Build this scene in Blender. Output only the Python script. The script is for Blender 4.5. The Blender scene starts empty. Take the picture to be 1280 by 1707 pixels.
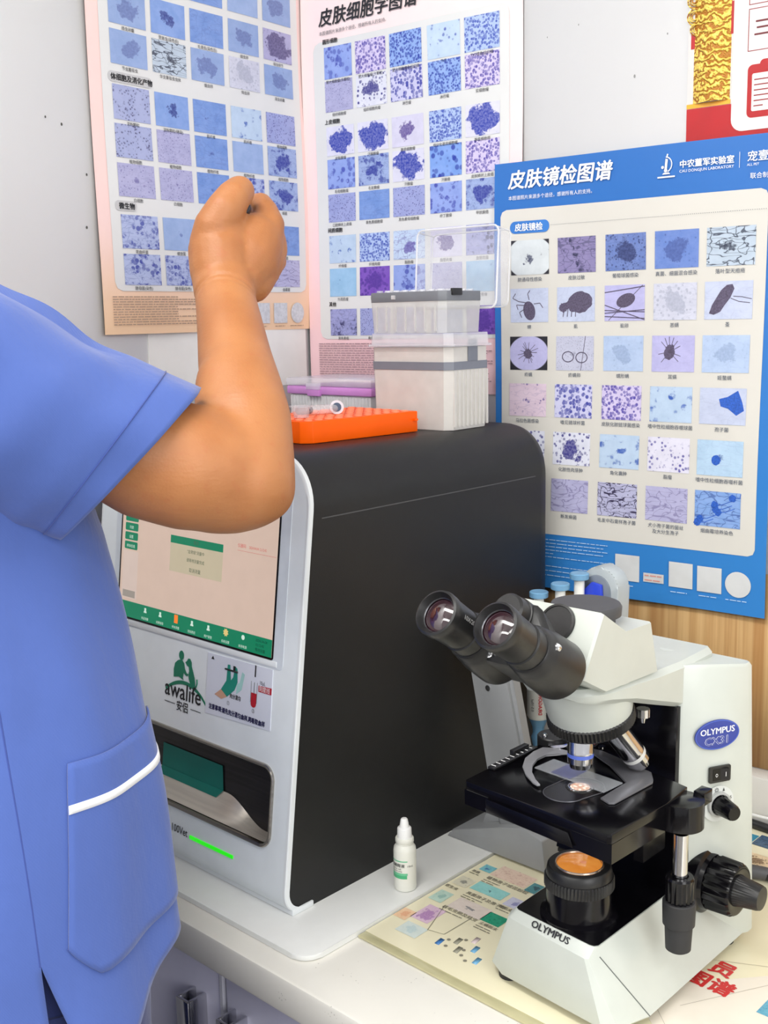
import bpy, bmesh, math, random
from math import sin, cos, pi, radians, sqrt
from mathutils import Vector, Matrix

random.seed(7)
V = Vector
C = bpy.context.scene.collection

# ---------------------------------------------------------------- camera
sc = bpy.context.scene
cam_d = bpy.data.cameras.new('camera')
cam = bpy.data.objects.new('camera', cam_d)
C.objects.link(cam)
RT = V((0.72900, 0.68420, -0.02050)); UP = V((-0.10280, 0.13900, 0.98490)); FW = V((-0.67680, 0.71590, -0.17170))
FW.normalize(); RT = FW.cross(UP).normalized(); UP = RT.cross(FW).normalized()
cam.matrix_world = Matrix(((RT.x, UP.x, -FW.x, 0), (RT.y, UP.y, -FW.y, 0), (RT.z, UP.z, -FW.z, 1.44), (0, 0, 0, 1)))
cam_d.sensor_fit = 'VERTICAL'
cam_d.sensor_height = 36.0
cam_d.sensor_width = 27.0
cam_d.lens = 36.0 * 1860.35 / 1707.0
cam_d.clip_start = 0.02
sc.camera = cam

# ---------------------------------------------------------------- world, lamps, exposure
sc.view_settings.view_transform = 'Standard'
sc.view_settings.look = 'None'
sc.view_settings.gamma = 1.0
sc.view_settings.use_curve_mapping = False
sc.view_settings.exposure = 0.05
world = bpy.data.worlds.new('world')
sc.world = world
world.use_nodes = True
bg = world.node_tree.nodes['Background']
bg.inputs['Color'].default_value = (0.985, 0.99, 1.0, 1)
bg.inputs['Strength'].default_value = 0.84


def area(name, loc, sx, sy, energy, col=(1, 0.985, 0.95), target=None):
    d = bpy.data.lights.new(name, 'AREA')
    d.shape = 'RECTANGLE'; d.size = sx; d.size_y = sy; d.energy = energy; d.color = col
    o = bpy.data.objects.new(name, d)
    C.objects.link(o)
    o.location = loc
    if target is not None:
        o.rotation_euler = (V(target) - V(loc)).to_track_quat('-Z', 'Y').to_euler()
    return o


area('ceiling_lamp_rear', (-0.70, 0.0, 2.66), 1.2, 0.3, 20)
area('ceiling_lamp_middle', (0.30, -0.75, 2.66), 0.4, 1.2, 10)
area('ceiling_lamp_front', (-0.4, -1.7, 2.66), 1.2, 0.6, 30)
area('fill_lamp_right', (1.35, 0.30, 2.66), 0.4, 1.2, 14)  # added fill lamp, placed far right to brighten the left wall
area('side_fill_light', (2.1, -0.4, 1.9), 1.4, 1.3, 26, (1.0, 1.0, 1.0), (-1.2, 0.4, 1.6))  # added area light, not a window; lifts the left wall


# ---------------------------------------------------------------- materials
def lin(c):
    return tuple((x / 255 / 12.92 if x / 255 <= 0.04045 else ((x / 255 + 0.055) / 1.055) ** 2.4) for x in c)


MATS = {}


class NT:
    def __init__(s, m):
        s.t = m.node_tree
        s.out = s.t.nodes.get('Material Output')

    def n(s, typ, ins=None, **kw):
        x = s.t.nodes.new(typ)
        for k, v in kw.items():
            setattr(x, k, v)
        for k, v in (ins or {}).items():
            s.set(x.inputs[k], v)
        return x

    def set(s, sock, v):
        if isinstance(v, bpy.types.NodeSocket):
            s.t.links.new(v, sock)
        elif isinstance(v, tuple) and len(v) == 3 and sock.type == 'RGBA':
            sock.default_value = (*v, 1)
        else:
            sock.default_value = v

    def m(s, op, a, b=0.0, c=0.0, clamp=False):
        x = s.n('ShaderNodeMath', {0: a, 1: b, 2: c}, operation=op, use_clamp=clamp)
        return x.outputs[0]

    def mix(s, f, a, b):
        x = s.t.nodes.new('ShaderNodeMix'); x.data_type = 'RGBA'
        s.set(x.inputs[0], f); s.set(x.inputs[6], a); s.set(x.inputs[7], b)
        return x.outputs[2]

    def smooth(s, v, a, b):
        x = s.n('ShaderNodeMapRange', {0: v, 1: a, 2: b, 3: 0.0, 4: 1.0}, interpolation_type='SMOOTHSTEP')
        return x.outputs[0]


def new_mat(name):
    m = bpy.data.materials.new(name)
    m.use_nodes = True
    return m, NT(m), m.node_tree.nodes['Principled BSDF']


def pm(name, col, rough=0.5, metal=0.0, var=0.05, scale=30.0, bump=0.0, bscale=300.0, spec=0.5, coat=0.0, emit=None, estr=0.0, sss=0.0, stretch=None, raw=False):
    """a surface of one colour with faint procedural unevenness"""
    if name in MATS:
        return MATS[name]
    m, t, b = new_mat(name)
    c = col if raw else lin(col)
    tc = t.n('ShaderNodeTexCoord').outputs['Object']
    if stretch:
        tc = t.n('ShaderNodeMapping', {0: tc, 'Scale': stretch}).outputs[0]
    nz = t.n('ShaderNodeTexNoise', {'Vector': tc, 'Scale': scale, 'Detail': 3.0}).outputs[0]
    f = t.smooth(nz, 0.3, 0.7)
    colr = t.mix(f, tuple(x * (1 - var) for x in c), tuple(min(1, x * (1 + var)) for x in c))
    t.set(b.inputs['Base Color'], colr)
    b.inputs['Roughness'].default_value = rough
    b.inputs['Metallic'].default_value = metal
    b.inputs['Specular IOR Level'].default_value = spec
    b.inputs['Coat Weight'].default_value = coat
    b.inputs['Coat Roughness'].default_value = 0.08
    if emit:
        t.set(b.inputs['Emission Color'], lin(emit)); b.inputs['Emission Strength'].default_value = estr
    if sss:
        b.inputs['Subsurface Weight'].default_value = sss
        b.inputs['Subsurface Radius'].default_value = (0.012, 0.005, 0.003)
        b.inputs['Subsurface Scale'].default_value = 0.6
    if bump:
        n2 = t.n('ShaderNodeTexNoise', {'Vector': tc, 'Scale': bscale, 'Detail': 2.0}).outputs[0]
        bp = t.n('ShaderNodeBump', {'Strength': bump, 'Distance': 0.001, 'Height': n2})
        t.set(b.inputs['Normal'], bp.outputs[0])
    MATS[name] = m
    return m


def clear_mat(name, col, opac, rough=0.25, trans_col=(1, 1, 1)):
    """translucent plastic: lets what is behind show through"""
    if name in MATS:
        return MATS[name]
    m, t, b = new_mat(name)
    tc = t.n('ShaderNodeTexCoord').outputs['Object']
    nz = t.n('ShaderNodeTexNoise', {'Vector': tc, 'Scale': 45.0, 'Detail': 3.0}).outputs[0]
    c = lin(col)
    t.set(b.inputs['Base Color'], t.mix(nz, tuple(x * 0.95 for x in c), tuple(min(1, x * 1.05) for x in c)))
    b.inputs['Roughness'].default_value = rough
    tr = t.n('ShaderNodeBsdfTransparent', {'Color': trans_col})
    fac = t.m('ADD', t.m('MULTIPLY', nz, 0.1), opac - 0.05, clamp=True)
    mx = t.n('ShaderNodeMixShader', {0: fac, 1: tr.outputs[0], 2: b.outputs[0]})
    t.t.links.new(mx.outputs[0], t.out.inputs[0])
    MATS[name] = m
    return m


def cloth_mat(name, col, weave=1500.0):
    m, t, b = new_mat(name)
    c = lin(col)
    tc = t.n('ShaderNodeTexCoord').outputs['Object']
    nz = t.n('ShaderNodeTexNoise', {'Vector': tc, 'Scale': 14.0, 'Detail': 4.0}).outputs[0]
    t.set(b.inputs['Base Color'], t.mix(nz, tuple(x * 0.93 for x in c), tuple(min(1, x * 1.06) for x in c)))
    b.inputs['Roughness'].default_value = 0.85
    b.inputs['Sheen Weight'].default_value = 0.25
    w1 = t.n('ShaderNodeTexWave', {'Vector': tc, 'Scale': weave / 6, 'Distortion': 1.5}, bands_direction='DIAGONAL').outputs['Fac']
    n2 = t.n('ShaderNodeTexNoise', {'Vector': t.n('ShaderNodeMapping', {0: tc, 'Scale': (1, 1, 0.45)}).outputs[0], 'Scale': 22.0, 'Detail': 5.0, 'Roughness': 0.55}).outputs[0]
    h = t.m('ADD', t.m('MULTIPLY', w1, 0.012), n2)
    bp = t.n('ShaderNodeBump', {'Strength': 0.35, 'Distance': 0.008, 'Height': h})
    t.set(b.inputs['Normal'], bp.outputs[0])
    return m


def wood_mat():
    m, t, b = new_mat('oak_panel')
    tc = t.n('ShaderNodeTexCoord').outputs['Object']
    mp = t.n('ShaderNodeMapping', {0: tc, 'Scale': (60, 60, 1.6)}).outputs[0]
    n1 = t.n('ShaderNodeTexNoise', {'Vector': mp, 'Scale': 1.0, 'Detail': 5.0, 'Roughness': 0.6, 'Distortion': 0.4}).outputs[0]
    n2 = t.n('ShaderNodeTexNoise', {'Vector': t.n('ShaderNodeMapping', {0: tc, 'Scale': (300, 300, 4)}).outputs[0], 'Scale': 1.0, 'Detail': 2.0}).outputs[0]
    f = t.m('ADD', t.m('MULTIPLY', n1, 0.75), t.m('MULTIPLY', n2, 0.25))
    t.set(b.inputs['Base Color'], t.mix(t.smooth(f, 0.32, 0.66), lin((188, 140, 88)), lin((222, 184, 130))))
    b.inputs['Roughness'].default_value = 0.45
    return m


def quartz_mat(name, col):
    m, t, b = new_mat(name)
    tc = t.n('ShaderNodeTexCoord').outputs['Object']
    v = t.n('ShaderNodeTexVoronoi', {'Vector': tc, 'Scale': 210.0, 'Randomness': 1.0})
    spk = t.m('MULTIPLY', t.smooth(v.outputs['Distance'], 0.22, 0.08), t.smooth(t.n('ShaderNodeTexNoise', {'Vector': tc, 'Scale': 35.0}).outputs[0], 0.58, 0.66))
    nz = t.n('ShaderNodeTexNoise', {'Vector': tc, 'Scale': 9.0, 'Detail': 6.0}).outputs[0]
    base = t.mix(nz, lin(tuple(x * 0.94 for x in col)), lin(tuple(min(255, x * 1.03) for x in col)))
    t.set(b.inputs['Base Color'], t.mix(t.m('MULTIPLY', spk, 0.6), base, lin((150, 146, 136))))
    b.inputs['Roughness'].default_value = 0.28
    return m


def skin_mat():
    m, t, b = new_mat('skin')
    tc = t.n('ShaderNodeTexCoord').outputs['Object']
    n1 = t.n('ShaderNodeTexNoise', {'Vector': tc, 'Scale': 16.0, 'Detail': 4.0}).outputs[0]
    n2 = t.n('ShaderNodeTexNoise', {'Vector': tc, 'Scale': 90.0, 'Detail': 3.0}).outputs[0]
    c = t.mix(t.smooth(n1, 0.3, 0.7), lin((169, 107, 62)), lin((183, 122, 75)))
    c = t.mix(t.m('MULTIPLY', t.smooth(n2, 0.55, 0.75), 0.35), c, lin((176, 100, 62)))
    t.set(b.inputs['Base Color'], c)
    b.inputs['Roughness'].default_value = 0.48
    b.inputs['Subsurface Weight'].default_value = 0.12
    b.inputs['Subsurface Radius'].default_value = (0.010, 0.004, 0.002)
    b.inputs['Subsurface Scale'].default_value = 0.5
    v = t.n('ShaderNodeTexVoronoi', {'Vector': tc, 'Scale': 420.0}).outputs['Distance']
    w = t.n('ShaderNodeTexNoise', {'Vector': t.n('ShaderNodeMapping', {0: tc, 'Scale': (1, 1, 3.2)}).outputs[0], 'Scale': 70.0, 'Detail': 4.0}).outputs[0]
    bp = t.n('ShaderNodeBump', {'Strength': 0.22, 'Distance': 0.0015, 'Height': t.m('ADD', t.m('MULTIPLY', v, 0.35), w)})
    t.set(b.inputs['Normal'], bp.outputs[0])
    return m


def picture_mat():
    """printed micrographs: every picture face carries its own colours and pattern numbers"""
    m, t, b = new_mat('printed_micrographs')
    uv = t.n('ShaderNodeAttribute', attribute_name='pat').outputs['Vector']
    lc = t.n('ShaderNodeAttribute', attribute_name='loc').outputs['Vector']
    base = t.n('ShaderNodeAttribute', attribute_name='base').outputs['Color']
    ink = t.n('ShaderNodeAttribute', attribute_name='ink').outputs['Color']
    p1 = t.n('ShaderNodeSeparateXYZ', {0: t.n('ShaderNodeAttribute', attribute_name='prm').outputs['Vector']})
    p2 = t.n('ShaderNodeSeparateXYZ', {0: t.n('ShaderNodeAttribute', attribute_name='prb').outputs['Vector']})
    scale, thr, clump = p1.outputs
    blob, vign, line = p2.outputs
    wob = t.n('ShaderNodeTexNoise', {'Vector': uv, 'Scale': 2.2, 'Detail': 5.0, 'Roughness': 0.65}).outputs[0]
    fine = t.n('ShaderNodeTexNoise', {'Vector': uv, 'Scale': 14.0, 'Detail': 4.0}).outputs[0]
    vor = t.n('ShaderNodeTexVoronoi', {'Vector': uv, 'Scale': scale, 'Randomness': 0.95})
    dist = vor.outputs['Distance']
    cells = t.smooth(t.m('SUBTRACT', thr, dist), -0.02, 0.14)
    tone = t.n('ShaderNodeSeparateXYZ', {0: vor.outputs['Color']}).outputs[0]
    cells = t.m('MULTIPLY', cells, t.m('ADD', 0.55, t.m('MULTIPLY', tone, 0.45)))
    cl = t.smooth(t.m('ADD', wob, clump), 0.5, 0.6)
    s = t.n('ShaderNodeSeparateXYZ', {0: lc})
    dx = t.m('SUBTRACT', s.outputs[0], 0.5); dy = t.m('SUBTRACT', s.outputs[1], 0.5)
    r = t.m('SQRT', t.m('ADD', t.m('MULTIPLY', dx, dx), t.m('MULTIPLY', dy, dy)))
    rb = t.m('ADD', r, t.m('MULTIPLY', t.m('SUBTRACT', wob, 0.5), 1.0))
    bl = t.smooth(t.m('SUBTRACT', blob, rb), -0.02, 0.05)
    bl = t.m('MULTIPLY', bl, t.m('ADD', 0.45, t.m('MULTIPLY', fine, 0.9)), clamp=True)
    wv = t.n('ShaderNodeTexNoise', {'Vector': uv, 'Scale': 2.6, 'Detail': 1.5, 'Roughness': 0.4}).outputs[0]
    w2 = t.n('ShaderNodeTexNoise', {'Vector': t.n('ShaderNodeMapping', {0: uv, 'Scale': (0.9, 4.2, 1), 'Rotation': (0, 0, 0.6)}).outputs[0], 'Scale': 1.6, 'Detail': 1.0}).outputs[0]
    l1 = t.smooth(t.m('ABSOLUTE', t.m('SUBTRACT', wv, 0.52)), 0.016, 0.006)
    l2 = t.smooth(t.m('ABSOLUTE', t.m('SUBTRACT', w2, 0.5)), 0.022, 0.008)
    ln = t.m('MULTIPLY', t.m('MAXIMUM', l1, l2), line)
    msk = t.m('MAXIMUM', t.m('MAXIMUM', t.m('MULTIPLY', cells, cl), bl), ln)
    bcol = t.mix(t.smooth(wob, 0.3, 0.75), base, t.n('ShaderNodeHueSaturation', {'Value': 0.9, 'Saturation': 1.1, 'Color': base}).outputs[0])
    icol = t.mix(t.m('MULTIPLY', fine, 0.5), ink, t.n('ShaderNodeHueSaturation', {'Value': 0.6, 'Color': ink}).outputs[0])
    col = t.mix(msk, bcol, icol)
    vg = t.smooth(t.m('SUBTRACT', r, vign), -0.01, 0.02)
    col = t.mix(vg, col, (0.02, 0.02, 0.03))
    t.set(b.inputs['Base Color'], col)
    b.inputs['Roughness'].default_value = 0.4
    return m


def led_mat(name, col, s):
    if name in MATS:
        return MATS[name]
    m, t, b = new_mat(name)
    tc = t.n('ShaderNodeTexCoord').outputs['Object']
    nz = t.n('ShaderNodeTexNoise', {'Vector': tc, 'Scale': 60.0}).outputs[0]
    c = lin(col)
    t.set(b.inputs['Emission Color'], t.mix(nz, tuple(x * 0.9 for x in c), c))
    b.inputs['Emission Strength'].default_value = s
    t.set(b.inputs['Base Color'], tuple(x * 0.3 for x in c))
    b.inputs['Roughness'].default_value = 0.2
    MATS[name] = m
    return m


# ---------------------------------------------------------------- mesh building
def world_m(o):
    m = o.matrix_basis.copy()
    while o.parent:
        o = o.parent
        m = o.matrix_basis @ m
    return m


class MB:
    def __init__(s, M=None):
        s.bm = bmesh.new(); s.M = M or Matrix.Identity(4); s.mi = 0; s.lay = {}

    def v(s, p):
        return s.bm.verts.new(s.M @ V(p))

    def f(s, vs, mi=None):
        try:
            x = s.bm.faces.new(vs)
        except ValueError:
            return None
        x.material_index = s.mi if mi is None else mi
        x.smooth = True
        return x

    def loft(s, rings, closed=True, cap0=True, cap1=True):
        R = [[s.v(p) for p in r] for r in rings]
        n = len(R[0])
        for a, b in zip(R, R[1:]):
            for i in range(n if closed else n - 1):
                j = (i + 1) % n
                s.f((a[i], a[j], b[j], b[i]))
        if cap0:
            s.f(list(reversed(R[0])))
        if cap1:
            s.f(R[-1])
        return R

    def box(s, x0, x1, y0, y1, z0, z1, bev=0.0, seg=2):
        vs = [s.v(p) for p in ((x0, y0, z0), (x1, y0, z0), (x1, y1, z0), (x0, y1, z0), (x0, y0, z1), (x1, y0, z1), (x1, y1, z1), (x0, y1, z1))]
        fs = [s.f([vs[i] for i in q]) for q in ((3, 2, 1, 0), (4, 5, 6, 7), (0, 1, 5, 4), (1, 2, 6, 5), (2, 3, 7, 6), (3, 0, 4, 7))]
        if bev:
            es = list({e for f in fs for e in f.edges})
            r = bmesh.ops.bevel(s.bm, geom=es, offset=bev, segments=seg, profile=0.5, affect='EDGES')
            for f in r['faces']:
                f.material_index = s.mi; f.smooth = True

    def prism(s, poly, z0, z1, bev=0.0, seg=2):
        """polygon in local x-y carried from z0 to z1"""
        a = [s.v((p[0], p[1], z0)) for p in poly]
        b = [s.v((p[0], p[1], z1)) for p in poly]
        n = len(poly)
        fs = [s.f(list(reversed(a))), s.f(b)]
        for i in range(n):
            j = (i + 1) % n
            fs.append(s.f((a[i], a[j], b[j], b[i])))
        if bev:
            es = list({e for f in fs if f for e in f.edges})
            r = bmesh.ops.bevel(s.bm, geom=es, offset=bev, segments=seg, profile=0.5, affect='EDGES')
            for f in r['faces']:
                f.material_index = s.mi; f.smooth = True

    def quad(s, a, b, c, d):
        return s.f([s.v(p) for p in (a, b, c, d)])

    def flat(s, poly, z):
        return s.f([s.v((p[0], p[1], z)) for p in poly])

    def lathe(s, prof, p0=(0, 0, 0), axis=(0, 0, 1), seg=40, knurl=None, cap0=True, cap1=True):
        """profile of (distance along axis, radius)"""
        ax = V(axis).normalized()
        u = ax.orthogonal().normalized(); w = ax.cross(u)
        rings = []
        for k, (h, r) in enumerate(prof):
            ring = []
            for i in range(seg):
                a = 2 * pi * i / seg
                rr = r
                if knurl and k in knurl:
                    rr = r * (1 - (knurl[k] if i % 2 else 0))
                ring.append(V(p0) + ax * h + (u * cos(a) + w * sin(a)) * rr)
            rings.append(ring)
        return s.loft(rings, True, cap0, cap1)

    def cyl(s, p0, p1, r0, r1=None, seg=28):
        d = V(p1) - V(p0)
        r1 = r0 if r1 is None else r1
        s.lathe([(0, r0), (d.length, r1)], p0, d, seg)

    def tube(s, pts, rad, seg=14, caps=True, round_caps=False):
        P = [V(p) for p in pts]
        n = len(P)
        rad = [rad] * n if isinstance(rad, (int, float)) else list(rad)
        if round_caps:
            d0 = (P[0] - P[1]).normalized(); d1 = (P[-1] - P[-2]).normalized()
            A = [(P[0] + d0 * rad[0] * sin(t), rad[0] * cos(t)) for t in (1.45, 1.15, 0.8, 0.4)]
            B = [(P[-1] + d1 * rad[-1] * sin(t), rad[-1] * cos(t)) for t in (0.4, 0.8, 1.15, 1.45)]
            P = [a for a, _ in A] + P + [b for b, _ in B]
            rad = [r for _, r in A] + rad + [r for _, r in B]
            n = len(P)
        tg = [(P[min(i + 1, n - 1)] - P[max(i - 1, 0)]).normalized() for i in range(n)]
        u = tg[0].orthogonal().normalized()
        rings = []
        for i in range(n):
            u = (u - tg[i] * u.dot(tg[i])).normalized()
            w = tg[i].cross(u)
            rings.append([P[i] + (u * cos(2 * pi * k / seg) + w * sin(2 * pi * k / seg)) * rad[i] for k in range(seg)])
        s.loft(rings, True, caps, caps)

    def ball(s, c, r, seg=20, rings=12):
        r = V((r, r, r)) if isinstance(r, (int, float)) else V(r)
        R = []
        for i in range(1, rings):
            th = pi * i / rings
            R.append([V(c) + V((r.x * sin(th) * cos(2 * pi * k / seg), r.y * sin(th) * sin(2 * pi * k / seg), -r.z * cos(th))) for k in range(seg)])
        s.loft(R)

    def text(s, txt, x, y, size, z=0.0, align='LEFT', off=0.0, shear=0.0, res=2, sx=1.0, ext=0.0):
        cu = bpy.data.curves.new('t', 'FONT')
        cu.body = txt; cu.size = size; cu.align_x = align; cu.resolution_u = res
        cu.shear = shear; cu.extrude = ext
        ob = bpy.data.objects.new('t', cu)
        C.objects.link(ob)
        dg = bpy.context.evaluated_depsgraph_get()
        me = bpy.data.meshes.new_from_object(ob.evaluated_get(dg), depsgraph=dg)
        T = s.M @ Matrix.Translation((x, y, z)) @ Matrix.Diagonal((sx, 1, 1, 1))
        n0 = len(s.bm.faces)
        for q, (dx, dy) in enumerate(((0, 0),) if not off else ((-off, 0), (off, 0), (0, off * 0.7), (0, -off * 0.7))):
            m2 = me.copy(); m2.transform(T @ Matrix.Translation((dx, dy, q * 4e-5)))
            s.bm.from_mesh(m2); bpy.data.meshes.remove(m2)
        s.bm.faces.ensure_lookup_table()
        for i in range(n0, len(s.bm.faces)):
            s.bm.faces[i].material_index = s.mi; s.bm.faces[i].smooth = False
        bpy.data.objects.remove(ob); bpy.data.curves.remove(cu); bpy.data.meshes.remove(me)

    def build(s, name, mats, parent=None, angle=35.0, weld=False, warp=None):
        if weld:
            bmesh.ops.remove_doubles(s.bm, verts=s.bm.verts, dist=1e-5)
        if warp:
            for v in s.bm.verts:
                v.co = warp(v.co)
        if parent is not None:
            s.bm.transform(world_m(parent).inverted())
        me = bpy.data.meshes.new(name)
        s.bm.normal_update()
        s.bm.to_mesh(me); s.bm.free()
        for m in (mats if isinstance(mats, (list, tuple)) else [mats]):
            me.materials.append(m)
        if angle:
            me.set_sharp_from_angle(angle=radians(angle))
        o = bpy.data.objects.new(name, me)
        C.objects.link(o)
        if parent is not None:
            o.parent = parent
        return o


def thing(name, label, cat, loc=(0, 0, 0), mat=None, group=None):
    o = bpy.data.objects.new(name, None)
    C.objects.link(o)
    o.empty_display_size = 0.05
    if mat is not None:
        o.matrix_basis = mat
    else:
        o.location = loc
    o['label'] = label; o['category'] = cat
    if group:
        o['group'] = group
    return o


def tag(o, label, cat, group=None):
    o['label'] = label; o['category'] = cat
    if group:
        o['group'] = group
    return o


def struct(o):
    o['kind'] = 'structure'
    return o


def rrect(x0, x1, y0, y1, r, seg=6):
    P = []
    for cx, cy, a0 in ((x1 - r, y1 - r, 0), (x0 + r, y1 - r, 90), (x0 + r, y0 + r, 180), (x1 - r, y0 + r, 270)):
        for i in range(seg + 1):
            a = radians(a0 + 90 * i / seg)
            P.append((cx + r * cos(a), cy + r * sin(a)))
    return P


def circ(cx, cy, rx, ry=None, n=28, a0=0, a1=360):
    ry = rx if ry is None else ry
    full = abs(a1 - a0) >= 360
    return [(cx + rx * cos(radians(a0 + (a1 - a0) * i / (n if full else n - 1))), cy + ry * sin(radians(a0 + (a1 - a0) * i / (n if full else n - 1)))) for i in range(n)]


WHITE_PLASTIC = pm('scope_white_enamel', (196, 201, 194), 0.32, var=0.02, coat=0.2)
BLACK_GLOSS = pm('black_gloss_enamel', (11, 10, 14), 0.17, var=0.2, spec=0.33)
BLACK_SATIN = pm('black_satin_metal', (30, 30, 31), 0.38, var=0.12, bump=0.05)
BLACK_RUBBER = pm('black_rubber', (40, 40, 42), 0.6, var=0.1)
CHROME = pm('chrome', (205, 205, 208), 0.14, 1.0, var=0.03)
STEEL = pm('brushed_steel', (172, 166, 158), 0.26, 1.0, var=0.12, scale=8, stretch=(1, 40, 40))
GREY_METAL = pm('grey_anodised', (158, 158, 162), 0.35, 0.2, var=0.05)
WHITE_PRINT = pm('white_print', (245, 245, 245), 0.45, var=0.01)
BLACK_PRINT = pm('black_print', (30, 30, 34), 0.5, var=0.02)
PAPER = pm('white_paper', (236, 235, 232), 0.6, var=0.02)

# ---------------------------------------------------------------- room
A = radians(5.36)
WD = V((cos(A), sin(A), 0)); WN = V((sin(A), -cos(A), 0))      # along the back wall / out of it
COR = V((-1.308, 1.222, 0))
LDV = V((-sin(A), cos(A), 0)); LN = V((cos(A), sin(A), 0))      # along the left wall (to the back) / out of it


def frame(o, u, n):
    u = V(u).normalized(); n = V(n).normalized(); v = n.cross(u)
    return Matrix(((u.x, v.x, n.x, o[0]), (u.y, v.y, n.y, o[1]), (u.z, v.z, n.z, o[2]), (0, 0, 0, 1)))


WALL_L = pm('left_wall_lightened', (247, 248, 248), 0.6, var=0.01, scale=3)  # same white paint, lightened to make up for weak light on this wall
WALL_W = pm('painted_wall', (226, 226, 227), 0.7, var=0.015, scale=3, bump=0.05, bscale=60)
b = MB(frame(COR, WD, WN)); b.box(-0.12, 2.6, 0, 2.75, -0.12, 0)
struct(b.build('wall_back', WALL_W, angle=0))
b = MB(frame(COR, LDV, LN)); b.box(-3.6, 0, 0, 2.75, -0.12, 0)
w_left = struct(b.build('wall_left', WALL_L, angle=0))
b = MB(); b.box(-2.2, 2.2, -2.6, 1.9, -0.08, 0)
struct(b.build('floor', pm('floor_tile', (136, 130, 122), 0.35, var=0.06, scale=5), angle=0))
b = MB(); b.box(-2.2, 2.2, -2.6, 1.9, 2.75, 2.83)
struct(b.build('ceiling', pm('ceiling_paint', (244, 244, 242), 0.8, var=0.01, scale=4), angle=0))
# wood panel on the lower back wall and the white upstand behind the worktop
b = MB(frame(COR, WD, WN)); b.box(0.02, 2.5, 0.869, 1.12, 0, 0.0008)
struct(b.build('trim_1', wood_mat(), angle=0))
b = MB(frame(COR, WD, WN)); b.box(0.02, 2.5, 0.801, 0.869, 0.0, 0.03, bev=0.003)
struct(b.build('trim_2', quartz_mat('upstand_quartz', (226, 224, 219))))

# small marks on the left wall
b = MB(frame(COR, LDV, LN))
for (s_, z_, r_) in ((0.470, 1.688, 0.0016), (0.447, 1.682, 0.0020), (0.414, 1.625, 0.0018), (0.419, 1.560, 0.002)):
    b.flat(circ(-s_, z_, r_ * 0.7, r_, 10), 0.0004)
mk = tag(b.build('wall_marks', pm('scuff_grey', (80, 78, 76), 0.8), angle=0), 'small dark scuff marks on the bare white wall', 'scuff')
mk['kind'] = 'stuff'
b = MB(frame(COR, WD, WN))
for (s_, z_, r_) in ((0.548, 1.727, 0.0022), (0.590, 1.770, 0.0012), (0.470, 1.800, 0.0012), (0.425, 1.792, 0.001)):
    b.flat(circ(s_, z_, r_ * 0.6, r_, 10), 0.0004)
mk = tag(b.build('wall_marks', pm('scuff_light', (150, 150, 150), 0.8), angle=0), 'faint grey specks on the bare wall between pink chart and red board', 'scuff')
mk['kind'] = 'stuff'

# ---------------------------------------------------------------- worktop and cabinet
wt = MB()
wt.prism([(-1.24, 0.655), (0.9, 0.655), (0.9, 1.395), (-0.9, 1.222), (-1.24, 1.19)], 0.760, 0.800, bev=0.004)
tag(wt.build('worktop', quartz_mat('worktop_quartz', (232, 229, 220))), 'long off-white speckled quartz worktop on grey cabinets', 'worktop')
cab = thing('base_cabinet', 'light grey base cabinet under the speckled worktop, two doors with bar handles', 'cabinet', (-0.5, 0.9, 0))
CABM = pm('cabinet_laminate', (208, 207, 228), 0.35, var=0.02)
b = MB(); b.box(-1.22, 0.85, 0.700, 1.18, 0.08, 0.758); b.box(-1.20, 0.83, 0.74, 1.16, 0, 0.08)
b.build('body', CABM, cab)
EDGE = pm('cabinet_edge_strip', (205, 205, 216), 0.3, var=0.02)
for k, (x0, x1) in enumerate(((-1.215, -0.902), (-0.897, -0.33), (-0.325, 0.24))):
    b = MB(); b.box(x0, x1, 0.682, 0.6995, 0.09, 0.752, bev=0.0015)
    d = b.build('door', CABM, cab)
    if k == 0:
        b = MB(); b.box(x1 - 0.0045, x1 + 0.0002, 0.6805, 0.6995, 0.09, 0.7525)
        b.build('edge_strip', EDGE, d)
    if k == 2:
        continue
    hx = -0.944 if k == 0 else -0.873
    zt = 0.7005 if k == 0 else 0.704
    b = MB()
    b.box(hx - 0.011, hx + 0.011, 0.656, 0.660, zt - 0.15, zt, bev=0.0008)
    b.box(hx - 0.011, hx - 0.008, 0.658, 0.683, zt - 0.15, zt, bev=0.0006)
    b.box(hx + 0.007, hx + 0.011, 0.658, 0.683, zt - 0.15, zt, bev=0.0006)
    h = b.build('handle', CHROME, d)
    h['label'] = 'chrome bar handle'

# ---------------------------------------------------------------- printed sheets
PICM = picture_mat()


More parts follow.
